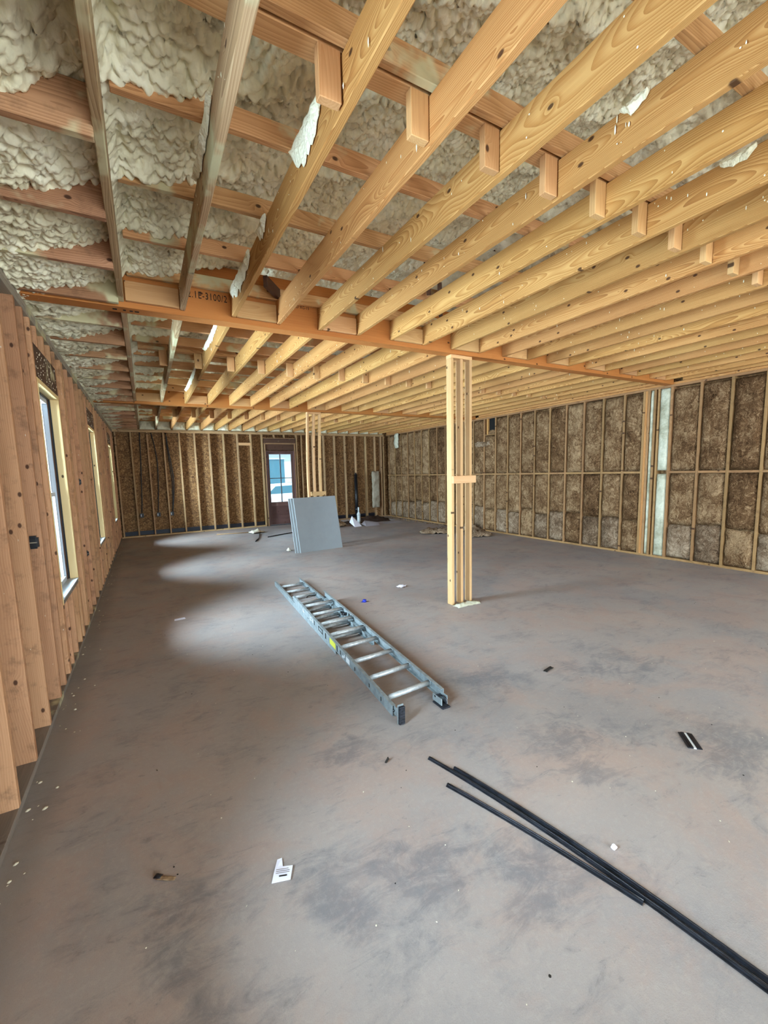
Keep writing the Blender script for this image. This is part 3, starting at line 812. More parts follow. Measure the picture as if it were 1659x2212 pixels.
# foam packed at the rim between joists on the back plate
for k in range(len(jx)):
    x0 = (jx[k] + JW + 0.006); x1 = (jx[k + 1] - 0.006) if k + 1 < len(jx) else XR - 0.16
    if x1 - x0 < 0.05: continue
    puff('rim_foam', ceiling, M['foam'], (x0, D + 0.05, 2.980), (1, 0, 0), (0, 0.05, 1), (0, -1, 0.05), x1 - x0, 0.26, 0.04, 12, 8, 0.03, 0.05, 9, 0.004, k + 300)
puff('rim_foam', ceiling, M['foam'], (XL + 0.01, D + 0.10, 2.980), (1, 0, 0), (0, 0.1, 1), (0, -1, 0), 0.59, 0.14, 0.05, 12, 6, 0.03, 0.05, 9, 0.004, 333)

# smears of foam over joist faces
def smear(x, y0, y1, z0, z1, seed, side=-1, n=14):
    """scalloped sheet of foam stuck on the left face of a joist"""
    vs, fs = [], []
    rr = random.Random(seed)
    for i in range(n + 1):
        t = i / n; yy = y0 + (y1 - y0) * t
        env = math.sin(math.pi * min(1, max(0, t * 0.94 + 0.03))) ** 0.5
        zb = z1 - (z1 - z0) * env * (0.65 + 0.35 * (rr.random()))
        for q, (zz, th) in enumerate(((z1, 0.012), ((z1 + zb) / 2, 0.024), (zb, 0.004))):
            vs.append((x + side * th * (0.6 + 0.6 * rr.random()), yy, zz))
        vs.append((x, yy, zb)); vs.append((x, yy, z1))
    for i in range(n):
        for q in range(5):
            a = i * 5 + q; b = i * 5 + (q + 1) % 5
            fs.append((a, b, b + 5, a + 5))
    fs.append((0, 1, 2, 3, 4)); fs.append(tuple(n * 5 + q for q in (4, 3, 2, 1, 0)))
    o = obj_from('foam_smear', vs, fs, M['foam_smear'], ceiling, smooth=False)
    o['label'] = 'pale dried foam smear on a joist'
    return o
smear(jx[2] - 0.004, 1.76, 2.12, 3.04, 3.205, 3, n=16)
smear(jx[2] - 0.004, 2.65, 2.85, 3.09, 3.19, 4, n=8)
smear(jx[2] - 0.004, 3.1, 3.8, 3.03, 3.19, 5, n=20)
smear(jx[1] - 0.004, 1.95, 2.5, 3.10, 3.19, 6, n=12)
smear(jx[5] - 0.004, 1.12, 1.24, 3.13, 3.19, 7, n=8)
smear(jx[7] - 0.004, 1.05, 1.2, 3.12, 3.19, 8, n=8)
smear(jx[2] - 0.004, 4.5, 5.6, 3.08, 3.19, 9, n=22)
smear(jx[2] - 0.004, 6.6, 8.3, 3.07, 3.19, 10, n=30)
smear(jx[6] - 0.004, 0.75, 0.87, 3.12, 3.19, 12, n=7)

# drips and specks of foam on the wood
def specks(name, parent, spots, mat, label=None):
    vs, fs = [], []
    for (p, n, r, l) in spots:
        n = Vector(n); u = n.orthogonal().normalized()
        if abs(n.z) < 0.5: u = Vector((0, 0, 1))
        w = n.cross(u).normalized(); b = len(vs); p = Vector(p)
        for a in range(6):
            t = a * math.pi / 3
            vs.append(p + u * (math.cos(t) * l) + w * (math.sin(t) * r))
        vs.append(p + n * r * 0.8)
        for a in range(6): fs.append((b + a, b + (a + 1) % 6, b + 6))
    o = obj_from(name, vs, fs, mat, parent, smooth=True); o['kind'] = 'stuff'
    if label: o['label'] = label
    return o
sp_list = []
for _ in range(900):
    k = R.choice(range(1, len(jx)))
    bi = R.choice((0, 0, 1, 1, 2)); ya, yb = bayY[bi]
    yy = R.uniform(max(ya, 0.6), yb - 0.1); zz = R.uniform(3.02, 3.18)
    r = R.uniform(0.0016, 0.0042); l = r * R.choice((1, 1.3, 3.0, 5.5))
    sp_list.append(((jx[k] - 0.0042, yy, zz), (-1, 0, 0), r, l))
specks('foam_specks', ceiling, sp_list, M['foam_smear'], 'small drips of pale foam on the joists')
sp_list = []
for a, b in WIN[:3]:
    for _ in range(60):
        sp_list.append(((XL - 0.0025, R.uniform(a, b), R.uniform(WZ1 + 0.05, WZ1 + 0.29)), (1, 0, 0), R.uniform(0.002, 0.007), R.uniform(0.003, 0.012)))
for _ in range(160):
    s = R.choice(studs + [4.17, 4.21])
    if s < 2: continue
    sp_list.append(((R.uniform(XL - 0.12, XL - 0.006), s - 0.0005, R.uniform(0.1, 2.85)), (0, -1, 0), R.uniform(0.001, 0.003), R.uniform(0.002, 0.008)))
specks('foam_specks', wall_left, sp_list, M['chip'], 'pale foam specks on the studs and headers')

# printing on the beam
def text(name, s, size, loc, rot, mat, parent, ext=0.0008, sx=1.0):
    cu = bpy.data.curves.new(name, 'FONT'); cu.body = s; cu.size = size; cu.extrude = ext
    cu.materials.append(mat); cu.space_character = 1.15
    o = bpy.data.objects.new(name, cu); link(o, parent)
    o.location = loc; o.rotation_euler = rot; o.scale = (sx, 1, 1)
    return o
b1 = [o for o in ceiling.children if o.name.startswith('support_beam') and 3.8 < o.location.y < 4.1][0]
inv = b1.location
text('beam_lettering', '2.1E-3100/2', 0.078, (0.425 - inv.x, 3.8985 - inv.y, 3.115 - inv.z), (HALF, 0, 0), M['ink'], b1, sx=0.72)
text('beam_lettering', '600 - YLD XG-15', 0.036, (1.235 - inv.x, 3.8985 - inv.y, 3.168 - inv.z), (HALF, 0, 0), M['ink'], b1, sx=0.8)
text('beam_lettering', '"4', 0.036, (1.235 - inv.x, 3.8985 - inv.y, 3.135 - inv.z), (HALF, 0, 0), M['ink'], b1, sx=0.8)
for q, (dx, w_) in enumerate(((-0.115, 0.03), (-0.045, 0.02), (0.0, 0.022), (0.035, 0.03))):
    o = board('ink_mark', b1, 'ink', dx, dx + w_, 3.952, 3.978, H - 0.0012, H - 0.0002, bev=0); o.location -= Vector(inv)

# ================================================================== THINGS
# ---- posts
def make_post(x0, yf, label, bow=0.0, zb=1.475):
    t = empty('support_post', (x0 + 0.17, yf + 0.045, 0), label=label, cat='post', group='built-up wooden support posts')
    L = Vector(t.location)
    for k in range(3):
        xx = x0 + 0.138 * k
        if bow:
            n = 14; vs, fs = [], []
            for i in range(n + 1):
                s = i / n; zz = s * (H - 0.041)
                off = bow * math.sin(math.pi * s)
                for (dx, dy) in ((0, 0), (0.038, 0), (0.038, 0.089), (0, 0.089)):
                    vs.append((zz, (xx + dx + off - L.x), (yf + dy - L.y)))
            for i in range(n):
                for q in range(4):
                    a = i * 4 + q; b = i * 4 + (q + 1) % 4
                    fs.append((a, b, b + 4, a + 4))
            fs.append((3, 2, 1, 0)); fs.append(tuple(n * 4 + q for q in range(4)))
            o = obj_from('post_board', vs, fs, M['post'], t)
            o.rotation_euler = Matrix(((0, 1, 0), (0, 0, 1), (1, 0, 0))).to_4x4().to_euler()
        else:
            o = board('post_board', t, 'post', xx, xx + 0.038, yf, yf + 0.089, 0.0, H - 0.041); o.location -= L
    o = board('cap_plate', t, 'post', x0, x0 + 0.315, yf - 0.001, yf + 0.09, H - 0.040, H - 0.001); o.location -= L
    o = board('cross_block', t, 'post', x0 + 0.0, x0 + 0.345, yf - 0.040, yf - 0.001, zb, zb + 0.089); o.location -= L
    return t
p1 = make_post(3.175, 3.925, 'built-up post of three pale boards, the nearer one, standing alone', zb=1.485)
p2 = make_post(3.155, 8.72, 'built-up post of three bowed boards behind the grey drywall', bow=-0.045, zb=1.16)
pf = puff('foam_scrap', None, M['foam_white'], (3.17, 3.80, 0.0), (1, 0, 0), (0, 1, 0), (0, 0, 1), 0.36, 0.11, 0.022, 14, 6, 0.02, 0.03, 12, 0.02, 41)
tag(pf, 'crumbly pale foam scraps at the foot of the nearer post', 'foam scrap')

# ---- extension ladder
lad = empty('extension_ladder', (1.55, 4.1, 0), label='worn aluminium extension ladder lying on the concrete floor', cat='ladder')
def ladder_local(o): o.location = Vector(o.location) - Vector(lad.location)
def pt(px_, yv, z): return Vector((px_, yv, z)) - Vector(lad.location)
def rail(side, p0, p1, h0, hgt, mat):
    """C-channel rail from p0 to p1 (x,y,z of its bottom), web on the outer side"""
    p0, p1 = Vector(p0), Vector(p1)
    d = (p1 - p0).normalized(); s = Vector((d.y, -d.x, 0)).normalized() * (-side)   # points inwards
    upv = Vector((0, 0, 1)); fl, tk = 0.024, 0.003
    prof = [(0, 0), (fl, 0), (fl, tk), (tk, tk), (tk, hgt - tk), (fl, hgt - tk), (fl, hgt), (0, hgt)]
    vs = []
    for p in (p0, p1):
        for a, b in prof: vs.append(p + s * a + upv * b - Vector(lad.location))
    n = len(prof); fs = [(i, (i + 1) % n, n + (i + 1) % n, n + i) for i in range(n)]
    fs += [(0, 1, 2, 3), (0, 3, 4, 7), (4, 5, 6, 7)]
    fs += [(n + 3, n + 2, n + 1, n), (n + 7, n + 4, n + 3, n), (n + 7, n + 6, n + 5, n + 4)]
    return obj_from('rail', vs, fs, mat, lad)
RHT = 0.076
def lx(side, yv):        # plan position of the upper section's outer rail faces
    t = (yv - 2.27) / (6.08 - 2.27)
    return (1.318 + (1.560 - 1.318) * t) if side < 0 else (1.745 + (1.975 - 1.745) * t)
U0, U1 = 2.255, 4.90
L0, L1 = 3.40, 6.08
def uz(yv): return 0.030 + 0.052 * (yv - U0) / (U1 - U0)
for sd in (-1, 1):
    rail(sd, (lx(sd, U0), U0, uz(U0)), (lx(sd, U1), U1, uz(U1)), 0, RHT, M['alu_side'])
    ins = 0.012 * -sd
    rail(sd, (lx(sd, L0) + ins, L0, 0.001), (lx(sd, L1) + ins, L1, 0.001), 0, RHT * 0.9, M['alu_side'])
def rung(yv, z, dx=0.0):
    a = Vector((lx(-1, yv) + 0.003 + dx, yv, z)); b = Vector((lx(1, yv + 0.03) - 0.003 - dx, yv + 0.03, z))
    o = tube('rung', [a - Vector(lad.location), b - Vector(lad.location)], 0.019, M['alu'], lad, 12)
    # ferrules where the rung meets the rails
    for e, q in ((a, b), (b, a)):
        d = (q - e).normalized()
        tube('rung_plate', [e + d * 0.002 - Vector(lad.location), e + d * 0.012 - Vector(lad.location)], 0.023, M['alu_side'], o, 10)
    return o
for k in range(8): rung(2.40 + 0.3048 * k, uz(2.40 + 0.3048 * k) + 0.042)
for k in range(8): rung(3.69 + 0.3048 * k, 0.034, 0.016)
# feet
def foot_parts(sd, yv, zt, upright):
    x = lx(sd, yv)
    f = empty('foot', (0, 0, 0)); f.parent = lad
    f.location = pt(x - sd * 0.012, yv - 0.02, 0)
    if upright:
        o = board('rubber_pad', f, 'rubber', -0.002, 0.040, -0.058, -0.038, 0.004, 0.125); o.rotation_euler.y += 0.02
        for q in range(6):
            board('tread', o and f, 'rubber', 0.002, 0.036, -0.062, -0.0575, 0.012 + q * 0.019, 0.021 + q * 0.019)
        board('bracket', f, 'alu_side', -0.006, 0.040, -0.0375, -0.031, 0.002, 0.135)
        board('bracket', f, 'alu_side', 0.002, 0.010, -0.031, 0.05, 0.04, 0.10)
        tube('pivot_bolt', [(-0.01, 0.02, 0.07), (0.03, 0.02, 0.07)], 0.008, M['black_metal'], f, 8)
    else:
        board('bracket', f, 'alu_side', -0.045, -0.037, -0.045, 0.06, 0.012, 0.06)
        board('bracket', f, 'alu_side', 0.004, 0.010, -0.045, 0.06, 0.012, 0.075)
        board('rubber_pad', f, 'rubber', -0.056, 0.012, -0.075, 0.045, 0.0005, 0.011)
        tube('pivot_bolt', [(-0.045, 0.03, 0.05), (0.015, 0.03, 0.05)], 0.009, M['black_metal'], f, 8)
        tube('hook', [(-0.02, -0.01, 0.07), (-0.01, -0.03, 0.062), (0.0, -0.045, 0.045), (-0.01, -0.05, 0.025)], 0.006, M['black_metal'], f, 6)
foot_parts(-1, U0, 0, True); foot_parts(1, U0 + 0.02, 0, False)
def on_rail(nm, ya, yb_, z0, z1, mt):
    a = Vector((lx(-1, ya) - 0.0012, ya, 0)); b = Vector((lx(-1, yb_) - 0.0012, yb_, 0)); L = Vector(lad.location)
    vs = []
    for p, yy in ((a, ya), (b, yb_)):
        for z in (z0, z1):
            vs.append(p + Vector((0, 0, uz(yy) + z)) - L)
            vs.append(p + Vector((-0.001, 0, uz(yy) + z)) - L)
    fs = [(1, 3, 7, 5), (0, 1, 5, 4), (2, 6, 7, 3), (0, 2, 3, 1), (4, 5, 7, 6), (0, 4, 6, 2)]
    return obj_from(nm, vs, fs, M[mt], lad)
o = on_rail('sticker', 3.36, 3.52, 0.010, 0.066, 'sticker'); o['label'] = 'yellow warning sticker'
o = on_rail('sticker', 3.02, 3.10, 0.016, 0.060, 'white_label'); o['label'] = 'white paper label'
for (a, b, z0, z1) in ((3.63, 3.655, 0.012, 0.064), (3.73, 3.745, 0.012, 0.064), (3.75, 3.86, 0.014, 0.022), (3.75, 3.86, 0.05, 0.058), (3.86, 3.875, 0.014, 0.058), (4.0, 4.02, 0.016, 0.06), (3.31, 3.33, 0.01, 0.066), (2.90, 2.915, 0.02, 0.05), (2.62, 2.632, 0.02, 0.05), (2.42, 2.432, 0.02, 0.05), (3.23, 3.245, 0.02, 0.055)):
    on_rail('printed_mark', a, b, z0, z1, 'ink')
for (a, b, z0, z1) in ((4.06, 4.08, 0.02, 0.055), (4.12, 4.17, 0.045, 0.055), (4.12, 4.17, 0.02, 0.03), (4.40, 4.46, 0.02, 0.03), (4.44, 4.46, 0.02, 0.055), (3.16, 3.19, 0.016, 0.035), (3.13, 3.15, 0.03, 0.055)):
    on_rail('printed_mark', a, b, z0, z1, 'white_label')
# lock hooks and pulley between the sections
hk = empty('rung_lock', (0, 0, 0)); hk.parent = lad; hk.location = pt(lx(1, 4.1) - 0.06, 4.08, 0.11)
for q in range(6):
    a = q * 1.05
    tube('lock_lever', [(0, 0, 0), (0.03 * math.cos(a), 0.035 * math.sin(a), 0.01 * math.sin(2 * a))], 0.0065, M['black_metal'], hk, 6)
tube('pulley', [(0.01, -0.01, -0.012), (0.01, -0.01, 0.012)], 0.022, M['black_metal'], hk, 14)
for yv in (3.62, 4.22, 4.83):
    for sd in (-1, 1):
        o = board('guide_clip', lad, 'black_metal', lx(sd, yv) - 0.016 - sd * 0.016, lx(sd, yv) + 0.008 - sd * 0.016, yv, yv + 0.045, uz(yv) + 0.003, uz(yv) + 0.013); ladder_local(o)
tube('rope', [pt(lx(-1, 4.75) + 0.2, 4.95, 0.09), pt(lx(-1, 4.75) + 0.22, 5.0, 0.085), pt(lx(-1, 4.75) + 0.27, 5.05, 0.08), pt(lx(-1, 4.75) + 0.33, 5.0, 0.082)], 0.006, M['black_plastic'], lad, 6)

# ---- black metal strips
def strip(name, pts, w, h, label, cat='metal strip', group='black metal strips lying on the floor', z=0.001):
    base = Vector((pts[0][0], pts[0][1], 0)); t = empty(name, base, label=label, cat=cat, group=group)
    vs, fs = [], []
    P = [Vector((p[0], p[1], 0)) for p in pts]; n = len(P)
    # flanged angle profile
    prof = [(-w / 2, 0), (w / 2, 0), (w / 2, h * 0.35), (w * 0.12, h * 0.4), (w * 0.05, h), (-w * 0.15, h), (-w * 0.22, h * 0.45), (-w / 2, h * 0.35)]
    m_ = len(prof)
    for i, p in enumerate(P):
        d = (P[min(i + 1, n - 1)] - P[max(0, i - 1)]).normalized(); s = Vector((d.y, -d.x, 0))
        for a, b in prof: vs.append(p - base + s * a + Vector((0, 0, z + b)))
    for i in range(n - 1):
        for q in range(m_):
            a, b = i * m_ + q, i * m_ + (q + 1) % m_
            fs.append((a, b, b + m_, a + m_))
    obj_from('strip_body', vs, fs + [tuple(range(m_))[::-1], tuple((n - 1) * m_ + q for q in range(m_))], M['black_metal'], t)
    d = (P[1] - P[0]).normalized()
    tube('rolled_edge', [p - base + Vector((0, 0, z + h * 0.7)) + Vector(((P[1] - P[0]).normalized().y, -(P[1] - P[0]).normalized().x, 0)) * (-w * 0.5) for p in P], h * 0.3, M['black_metal'], t, 8)
    return t
def arc(a, b, sag, n=12):
    a, b = Vector(a), Vector(b); d = (b - a); s = Vector((-d.y, d.x)).normalized()
    return [tuple(a + d * (i / n) + s * (sag * 4 * (i / n) * (1 - i / n))) for i in range(n + 1)]
strip('metal_strip', arc((1.303, 1.830), (1.615, -0.25), 0.075, 20), 0.016, 0.012, 'long black metal strip running out of view beside its partner')
strip('metal_strip', arc((1.372, 1.690), (1.650, -0.25), 0.064, 20), 0.016, 0.014, 'second long black metal strip, starting a little further in')
strip('metal_strip', arc((1.262, 1.612), (1.520, 0.762), 0.010, 12), 0.018, 0.012, 'short black metal strip lying parallel below the two long ones')

# ---- drywall sheets leaning on the far post
def sheet(x0, x1, y0, thick, hgt, lean, name, label, rot=0.0, top_dx=0.0):
    t = empty(name, ((x0 + x1) / 2, y0, 0), label=label, cat='drywall', group='cut drywall sheets leaning on the far post')
    t.rotation_euler = (lean, 0, rot)
    w = x1 - x0
    # the slanted cut: top edge shifted left
    vs, fs = [], []
    for yy in (0, thick):
        for (xx, zz) in ((-w / 2, 0), (w / 2, 0), (w / 2 + top_dx, hgt), (-w / 2 + top_dx, hgt)): vs.append((xx, yy, zz))
    fs = [(0, 1, 2, 3), (7, 6, 5, 4)]
    obj_from('grey_face', vs, fs, M['drywall'], t)
    vs2 = [Vector(v) * 1.0 for v in vs]
    obj_from('cut_edge', vs2, [(0, 4, 5, 1), (1, 5, 6, 2), (2, 6, 7, 3), (3, 7, 4, 0)], M['drywall_edge'], t)
    return t
for k in range(3):
    sheet(2.735 - 0.05 * k, 3.735 - 0.05 * k, 8.372 + 0.017 * k, 0.0155, 1.17 - 0.004 * k, -math.radians(13.3), 'drywall_sheet',
          ['front grey drywall sheet of the leaning stack', 'middle grey drywall sheet of the leaning stack', 'rear grey drywall sheet of the leaning stack'][k], 0.085 + 0.0 * k, 0.0)

# ---- electrical boxes and cables on the back wall
CB = [(-0.150, 0.60, [(-0.035, 2.90), (-0.05, 2.3), (-0.09, 1.6), (-0.12, 1.0), (-0.15, 0.66)], 'first'),
      (0.268, 0.60, [(0.245, 2.90), (0.30, 2.6), (0.35, 2.1), (0.33, 1.5), (0.29, 1.0), (0.268, 0.66)], 'second'),
      (0.615, 0.60, [(0.62, 2.90), (0.65, 2.45), (0.70, 2.0), (0.735, 1.6), (0.70, 1.1), (0.64, 0.66)], 'third')]
for (x, z, pts, nm) in CB:
    t = empty('electrical_cable', (pts[0][0], D + 0.09, 2.9), label={'first': 'black cable nearest the left corner of the back wall', 'second': 'black cable in the second bay from the left corner', 'third': 'looped black cable in the third bay from the left corner'}[nm], cat='cable', group='black cables on the back wall')
    P = []
    full = [Vector((p[0], D + 0.095, p[1])) for p in pts]
    for i in range(len(full) - 1):
        for q in range(6): P.append(full[i].lerp(full[i + 1], q / 6) - t.location)
    P.append(full[-1] - t.location)
    for _ in range(2): P = [P[0]] + [(P[i - 1] + P[i] * 2 + P[i + 1]) / 4 for i in range(1, len(P) - 1)] + [P[-1]]
    tube('cable_run', P, 0.013, M['black_plastic'], t, 8)
    if nm == 'third':
        tube('cable_run', [p + Vector((-0.045 * math.sin(i / len(P) * 3.14), 0.0, 0)) for i, p in enumerate(P)], 0.011, M['black_plastic'], t, 8)
    e = empty('electrical_box', (x, D + 0.06, z), label={'first': 'dark electrical box at the end of the leftmost cable', 'second': 'electrical box at the end of the middle cable', 'third': 'electrical box at the end of the third cable'}[nm], cat='electrical box', group='electrical boxes on the back wall')
    bm_boxes = [(-0.045, 0.045, -0.055, -0.05 + 0.09, -0.055, -0.05), (-0.045, 0.045, -0.055, 0.04, 0.05, 0.055), (-0.045, -0.04, -0.055, 0.04, -0.05, 0.05), (0.04, 0.045, -0.055, 0.04, -0.05, 0.05), (-0.045, 0.045, 0.035, 0.04, -0.05, 0.05)]
    boxes_obj('box_shell', bm_boxes, M['black_plastic'], e)
    boxes_obj('wire_end', [(-0.03, -0.012, -0.04, 0.03, -0.03, 0.03)], M['white_label'], e)
# boxes nailed to the left wall studs
LB = [(3.715, 1.22, 0.060, 0.090, 'large black electrical box on a stud before the nearest window'),
      (3.935, 1.76, 0.030, 0.075, 'narrow black box high on the stud beside the nearest window'),
      (6.345, 1.62, 0.05, 0.08, 'black switch box high between the first two windows'),
      (5.585, 1.06, 0.05, 0.08, 'black outlet box just past the nearest window'),
      (6.345, 0.72, 0.05, 0.07, 'black outlet box low between the first two windows'),
      (9.235, 1.75, 0.05, 0.08, 'black switch box high between the far windows'),
      (8.835, 0.45, 0.06, 0.12, 'black outlet box low past the middle window'),
      (9.64, 0.35, 0.05, 0.12, 'black outlet box low between the far windows')]
for (yy, z, w_, h_, lb) in LB:
    e = empty('electrical_box', (XL - 0.045, yy, z), label=lb, cat='electrical box', group='black electrical boxes on the left wall')
    bm = bmesh.new(); r = bmesh.ops.create_cube(bm, size=1)
    bmesh.ops.scale(bm, vec=(w_, 0.05, h_), verts=bm.verts)
    bmesh.ops.translate(bm, vec=(0, -0.012, 0), verts=bm.verts)
    bmesh.ops.bevel(bm, geom=bm.edges[:], offset=0.012, segments=2, affect='EDGES')
    bm_obj('box_shell', bm, M['black_plastic'], e)
    boxes_obj('box_rib', [(-w_ * 0.42, w_ * 0.42, -0.040, -0.0365, -0.004, 0.004)], M['plate_grey'], e)

# ---- plumbing corner
dirt_m = puff('dirt_bed', floor, M['dirt'], (PX0 + 0.01, PY0 + 0.01, -0.19), (1, 0, 0), (0, 1, 0), (0, 0, 1), PX1 - PX0 - 0.02, PY1 - PY0 - 0.02, 0.15, 40, 24, 0.10, 0.12, 3.5, 0.0, 60)
tag(dirt_m, kind='stuff', label='dark dirt in the open plumbing pit')
md = puff('dirt_pile', None, M['dirt'], (6.25, 12.35, -0.06), (1, 0, 0), (0, 1, 0), (0, 0, 1), 1.25, 0.75, 0.17, 22, 14, 0.09, 0.40, 4, 0.05, 61)
tag(md, 'dark brown mound of dirt beside the white drain pipe', 'dirt', kind='stuff')
t = empty('drain_pipe', (6.05, 12.25, -0.05), label='white plastic drain pipe standing in the dug-out corner', cat='pipe')
tube('lower_pipe', [(0, 0, -0.12), (0, 0, 0.30)], 0.055, M['pvc'], t, 20)
tube('reducer', [(0, 0, 0.30), (0, 0, 0.34), (0, 0, 0.385), (0, 0, 0.40)], 0.06, M['pvc'], t, 20, rads=[0.062, 0.062, 0.036, 0.034])
tube('upper_pipe', [(0, 0, 0.40), (0, 0, 0.56)], 0.027, M['pvc'], t, 16)
t = empty('vent_pipe', (6.51, D - 0.06, 0.0), label='tall black pipe against a back wall stud', cat='pipe')
tube('pipe_run', [(0, 0, -0.10), (0, 0, 1.58)], 0.058, M['black_plastic'], t, 20)
tube('coupling', [(0, 0, 0.28), (0, 0, 0.40)], 0.070, M['black_plastic'], t, 20)
tube('pipe_cap', [(0, 0, 1.56), (0.0, 0, 1.63)], 0.035, M['black_plastic'], t, 14)
# pale batt hanging in the corner
hb = puff('hanging_batt', None, M['kraft'], (7.18, D - 0.015, 0.36), (1, 0, 0), (0, 0, 1), (0, -1, 0), 0.30, 1.30, 0.05, 8, 26, 0.035, 0.06, 5, 0.02, 88)
tag(hb, 'pale strip of insulation hanging in the far right corner', 'insulation')
fb = puff('foam_blob', None, M['foam_white'], (XR - 0.055, 12.75, 2.45), (0, -1, 0), (0, 0, 1), (-1, 0, 0), 0.22, 0.50, 0.06, 8, 14, 0.05, 0.08, 6, 0.03, 89)
tag(fb, 'pale foam blob high at the far end of the right wall', 'foam')

# papers and scraps
def crumple(name, x, y, w, l, hgt, mat, label, cat, seed, rot=0.0, nu=7, nv=7, amp=0.02, z=0.002, group=None):
    o = puff(name, None, mat, (-w / 2, -l / 2, 0), (1, 0, 0), (0, 1, 0), (0, 0, 1), w, l, hgt, nu, nv, amp, min(w, l) * 0.5, 14, min(w, l) * 0.12, seed, back=0.02 if max(w, l) > 0.3 else 0.002)
    zmin = min(v.co.z for v in o.data.vertices)
    o.location = (x, y, z - zmin); o.rotation_euler.z = rot
    return tag(o, label, cat, group)
def folded(name, x, y, pts, faces, mat, label, cat, rot=0, group=None, th=0.0012):
    vs = [Vector(p) for p in pts]
    n = len(vs); allv = vs + [v + Vector((0, 0, th)) for v in vs]
    fs = [tuple(reversed(f)) for f in faces] + [tuple(i + n for i in f) for f in faces]
    edges = {}
    for f in faces:
        for a, b in zip(f, f[1:] + f[:1]): edges[(a, b)] = 1
    for (a, b) in edges:
        if (b, a) not in edges: fs.append((a, b, b + n, a + n))
    t = obj_from(name, allv, fs, mat)
    t.location = (x, y, 0.001); t.rotation_euler.z = rot
    return tag(t, label, cat, group)
folded('paper_scrap', 0.368, 1.565, [(-0.04, -0.03, 0), (0.035, -0.03, 0.004), (0.042, 0.03, 0.006), (0.0, 0.036, 0.002), (-0.006, 0.075, 0.004), (-0.026, 0.074, 0.0), (-0.035, 0.01, 0.003)], [(0, 1, 2, 3, 6), (3, 4, 5, 6)], M['paper'], 'torn white printed label in the middle of the near floor', 'paper', -0.35)
lab = [o for o in COL.objects if o.name == 'paper_scrap'][0]
for (x0, y0, x1, y1, mt) in ((-0.012, -0.012, 0.020, -0.006, 'ink'), (-0.026, 0.004, 0.030, 0.006, 'plate_grey'), (-0.026, 0.012, 0.030, 0.014, 'plate_grey'), (-0.026, 0.020, 0.025, 0.022, 'plate_grey')):
    boxes_obj('printed_line', [(x0, x1, y0, y1, 0.0062, 0.0068)], M[mt], lab)
crumple('plastic_scrap', -0.055, 1.79, 0.080, 0.016, 0.003, M['card'], 'twisted strip of torn plastic near the left wall', 'scrap', 21, -0.55, amp=0.006)
crumple('plastic_tip', -0.085, 1.815, 0.03, 0.022, 0.008, M['black_plastic'], 'small black shred beside the twisted strip', 'scrap', 22, -0.5)
folded('paper_scrap', 0.225, 5.26, [(-0.06, -0.035, 0), (0.06, -0.035, 0), (0.06, 0.03, 0), (-0.05, 0.03, 0)], [(0, 1, 2, 3)], M['paper'], 'small flat paper slip on the floor by the left wall', 'paper', 0.1)
crumple('paper_scrap', 3.10, 4.97, 0.13, 0.10, 0.02, M['paper'], 'crumpled white paper between ladder and nearer post', 'paper', 24, 0.4, amp=0.03)
t = empty('bottle_cap', (2.335, 4.64, 0), label='small round blue plastic cap near the ladder', cat='cap')
tube('cap_shell', [(0, 0, 0.0005), (0, 0, 0.004), (0, 0, 0.028), (0, 0, 0.033)], 0.02, M['blue'], t, 14, rads=[0.025, 0.026, 0.024, 0.017])
tube('cap_skirt', [(-0.045, 0.004, 0.004), (-0.02, 0.0, 0.005)], 0.004, M['blue'], t, 6)
t = empty('tile_sample', (2.73, 1.16, 0), label='small dark striped plastic plate lying on the right of the floor', cat='plate')
t.rotation_euler.z = -0.80
for k in range(5):
    o = boxes_obj('plate_stripe', [(-0.036 + 0.0145 * k, -0.022 + 0.0145 * k, -0.075, 0.075, 0.0005, 0.006 + 0.003 * (k % 2))], M['white_label'] if k == 2 else M['black_metal'], t)
    if k == 2: o['label'] = 'pale centre stripe'
crumple('twig_scrap', 2.775, 2.20, 0.11, 0.030, 0.004, M['ink'], 'dark splintered shred right of the ladder foot', 'scrap', 25, 0.2, amp=0.008)
crumple('foam_chip', 1.655, 0.958, 0.022, 0.018, 0.012, M['paper'], 'tiny white foil ball beside the long metal strip', 'scrap', 26)
crumple('bark_chip', 1.085, 1.93, 0.03, 0.012, 0.006, M['ink'], 'tiny dark chip between ladder foot and strips', 'scrap', 27, 0.4)
# far floor
folded('paper_sheet', 5.56, 11.50, [(-0.10, -0.16, 0), (0.16, -0.12, 0.0), (0.18, 0.18, 0.10), (-0.02, 0.20, 0.30), (-0.14, 0.14, 0.12)], [(0, 1, 2, 3), (0, 3, 4)], M['paper'], 'folded white paper sheet standing up beside the drain pipe', 'paper')
folded('plastic_sheet', 6.03, 11.42, [(-0.24, -0.2, 0), (0.28, -0.14, 0), (0.34, 0.14, 0.06), (-0.08, 0.24, 0.13), (-0.26, 0.08, 0.05)], [(0, 1, 2, 3), (0, 3, 4)], M['lilac'], 'lilac folded plastic sheet in front of the drain pipe', 'sheet')
folded('plastic_sheet', 6.75, 11.55, [(-0.5, -0.16, 0), (0.5, -0.12, 0), (0.55, 0.3, 0.001), (-0.42, 0.3, 0.001)], [(0, 1, 2, 3)], M['lilac'], 'flat pale plastic sheet right of the drain pipe', 'sheet')
crumple('cardboard_heap', 5.02, 11.75, 0.52, 0.40, 0.16, M['card'], 'heap of torn cardboard behind the drywall stack', 'cardboard', 31, 0.2, 14, 12, 0.10)
crumple('insulation_scrap', 6.62, 8.80, 0.85, 0.34, 0.09, M['batt_grey'], 'long loose insulation scrap on the floor behind the nearer post', 'insulation', 32, -0.5, 18, 10, 0.06)
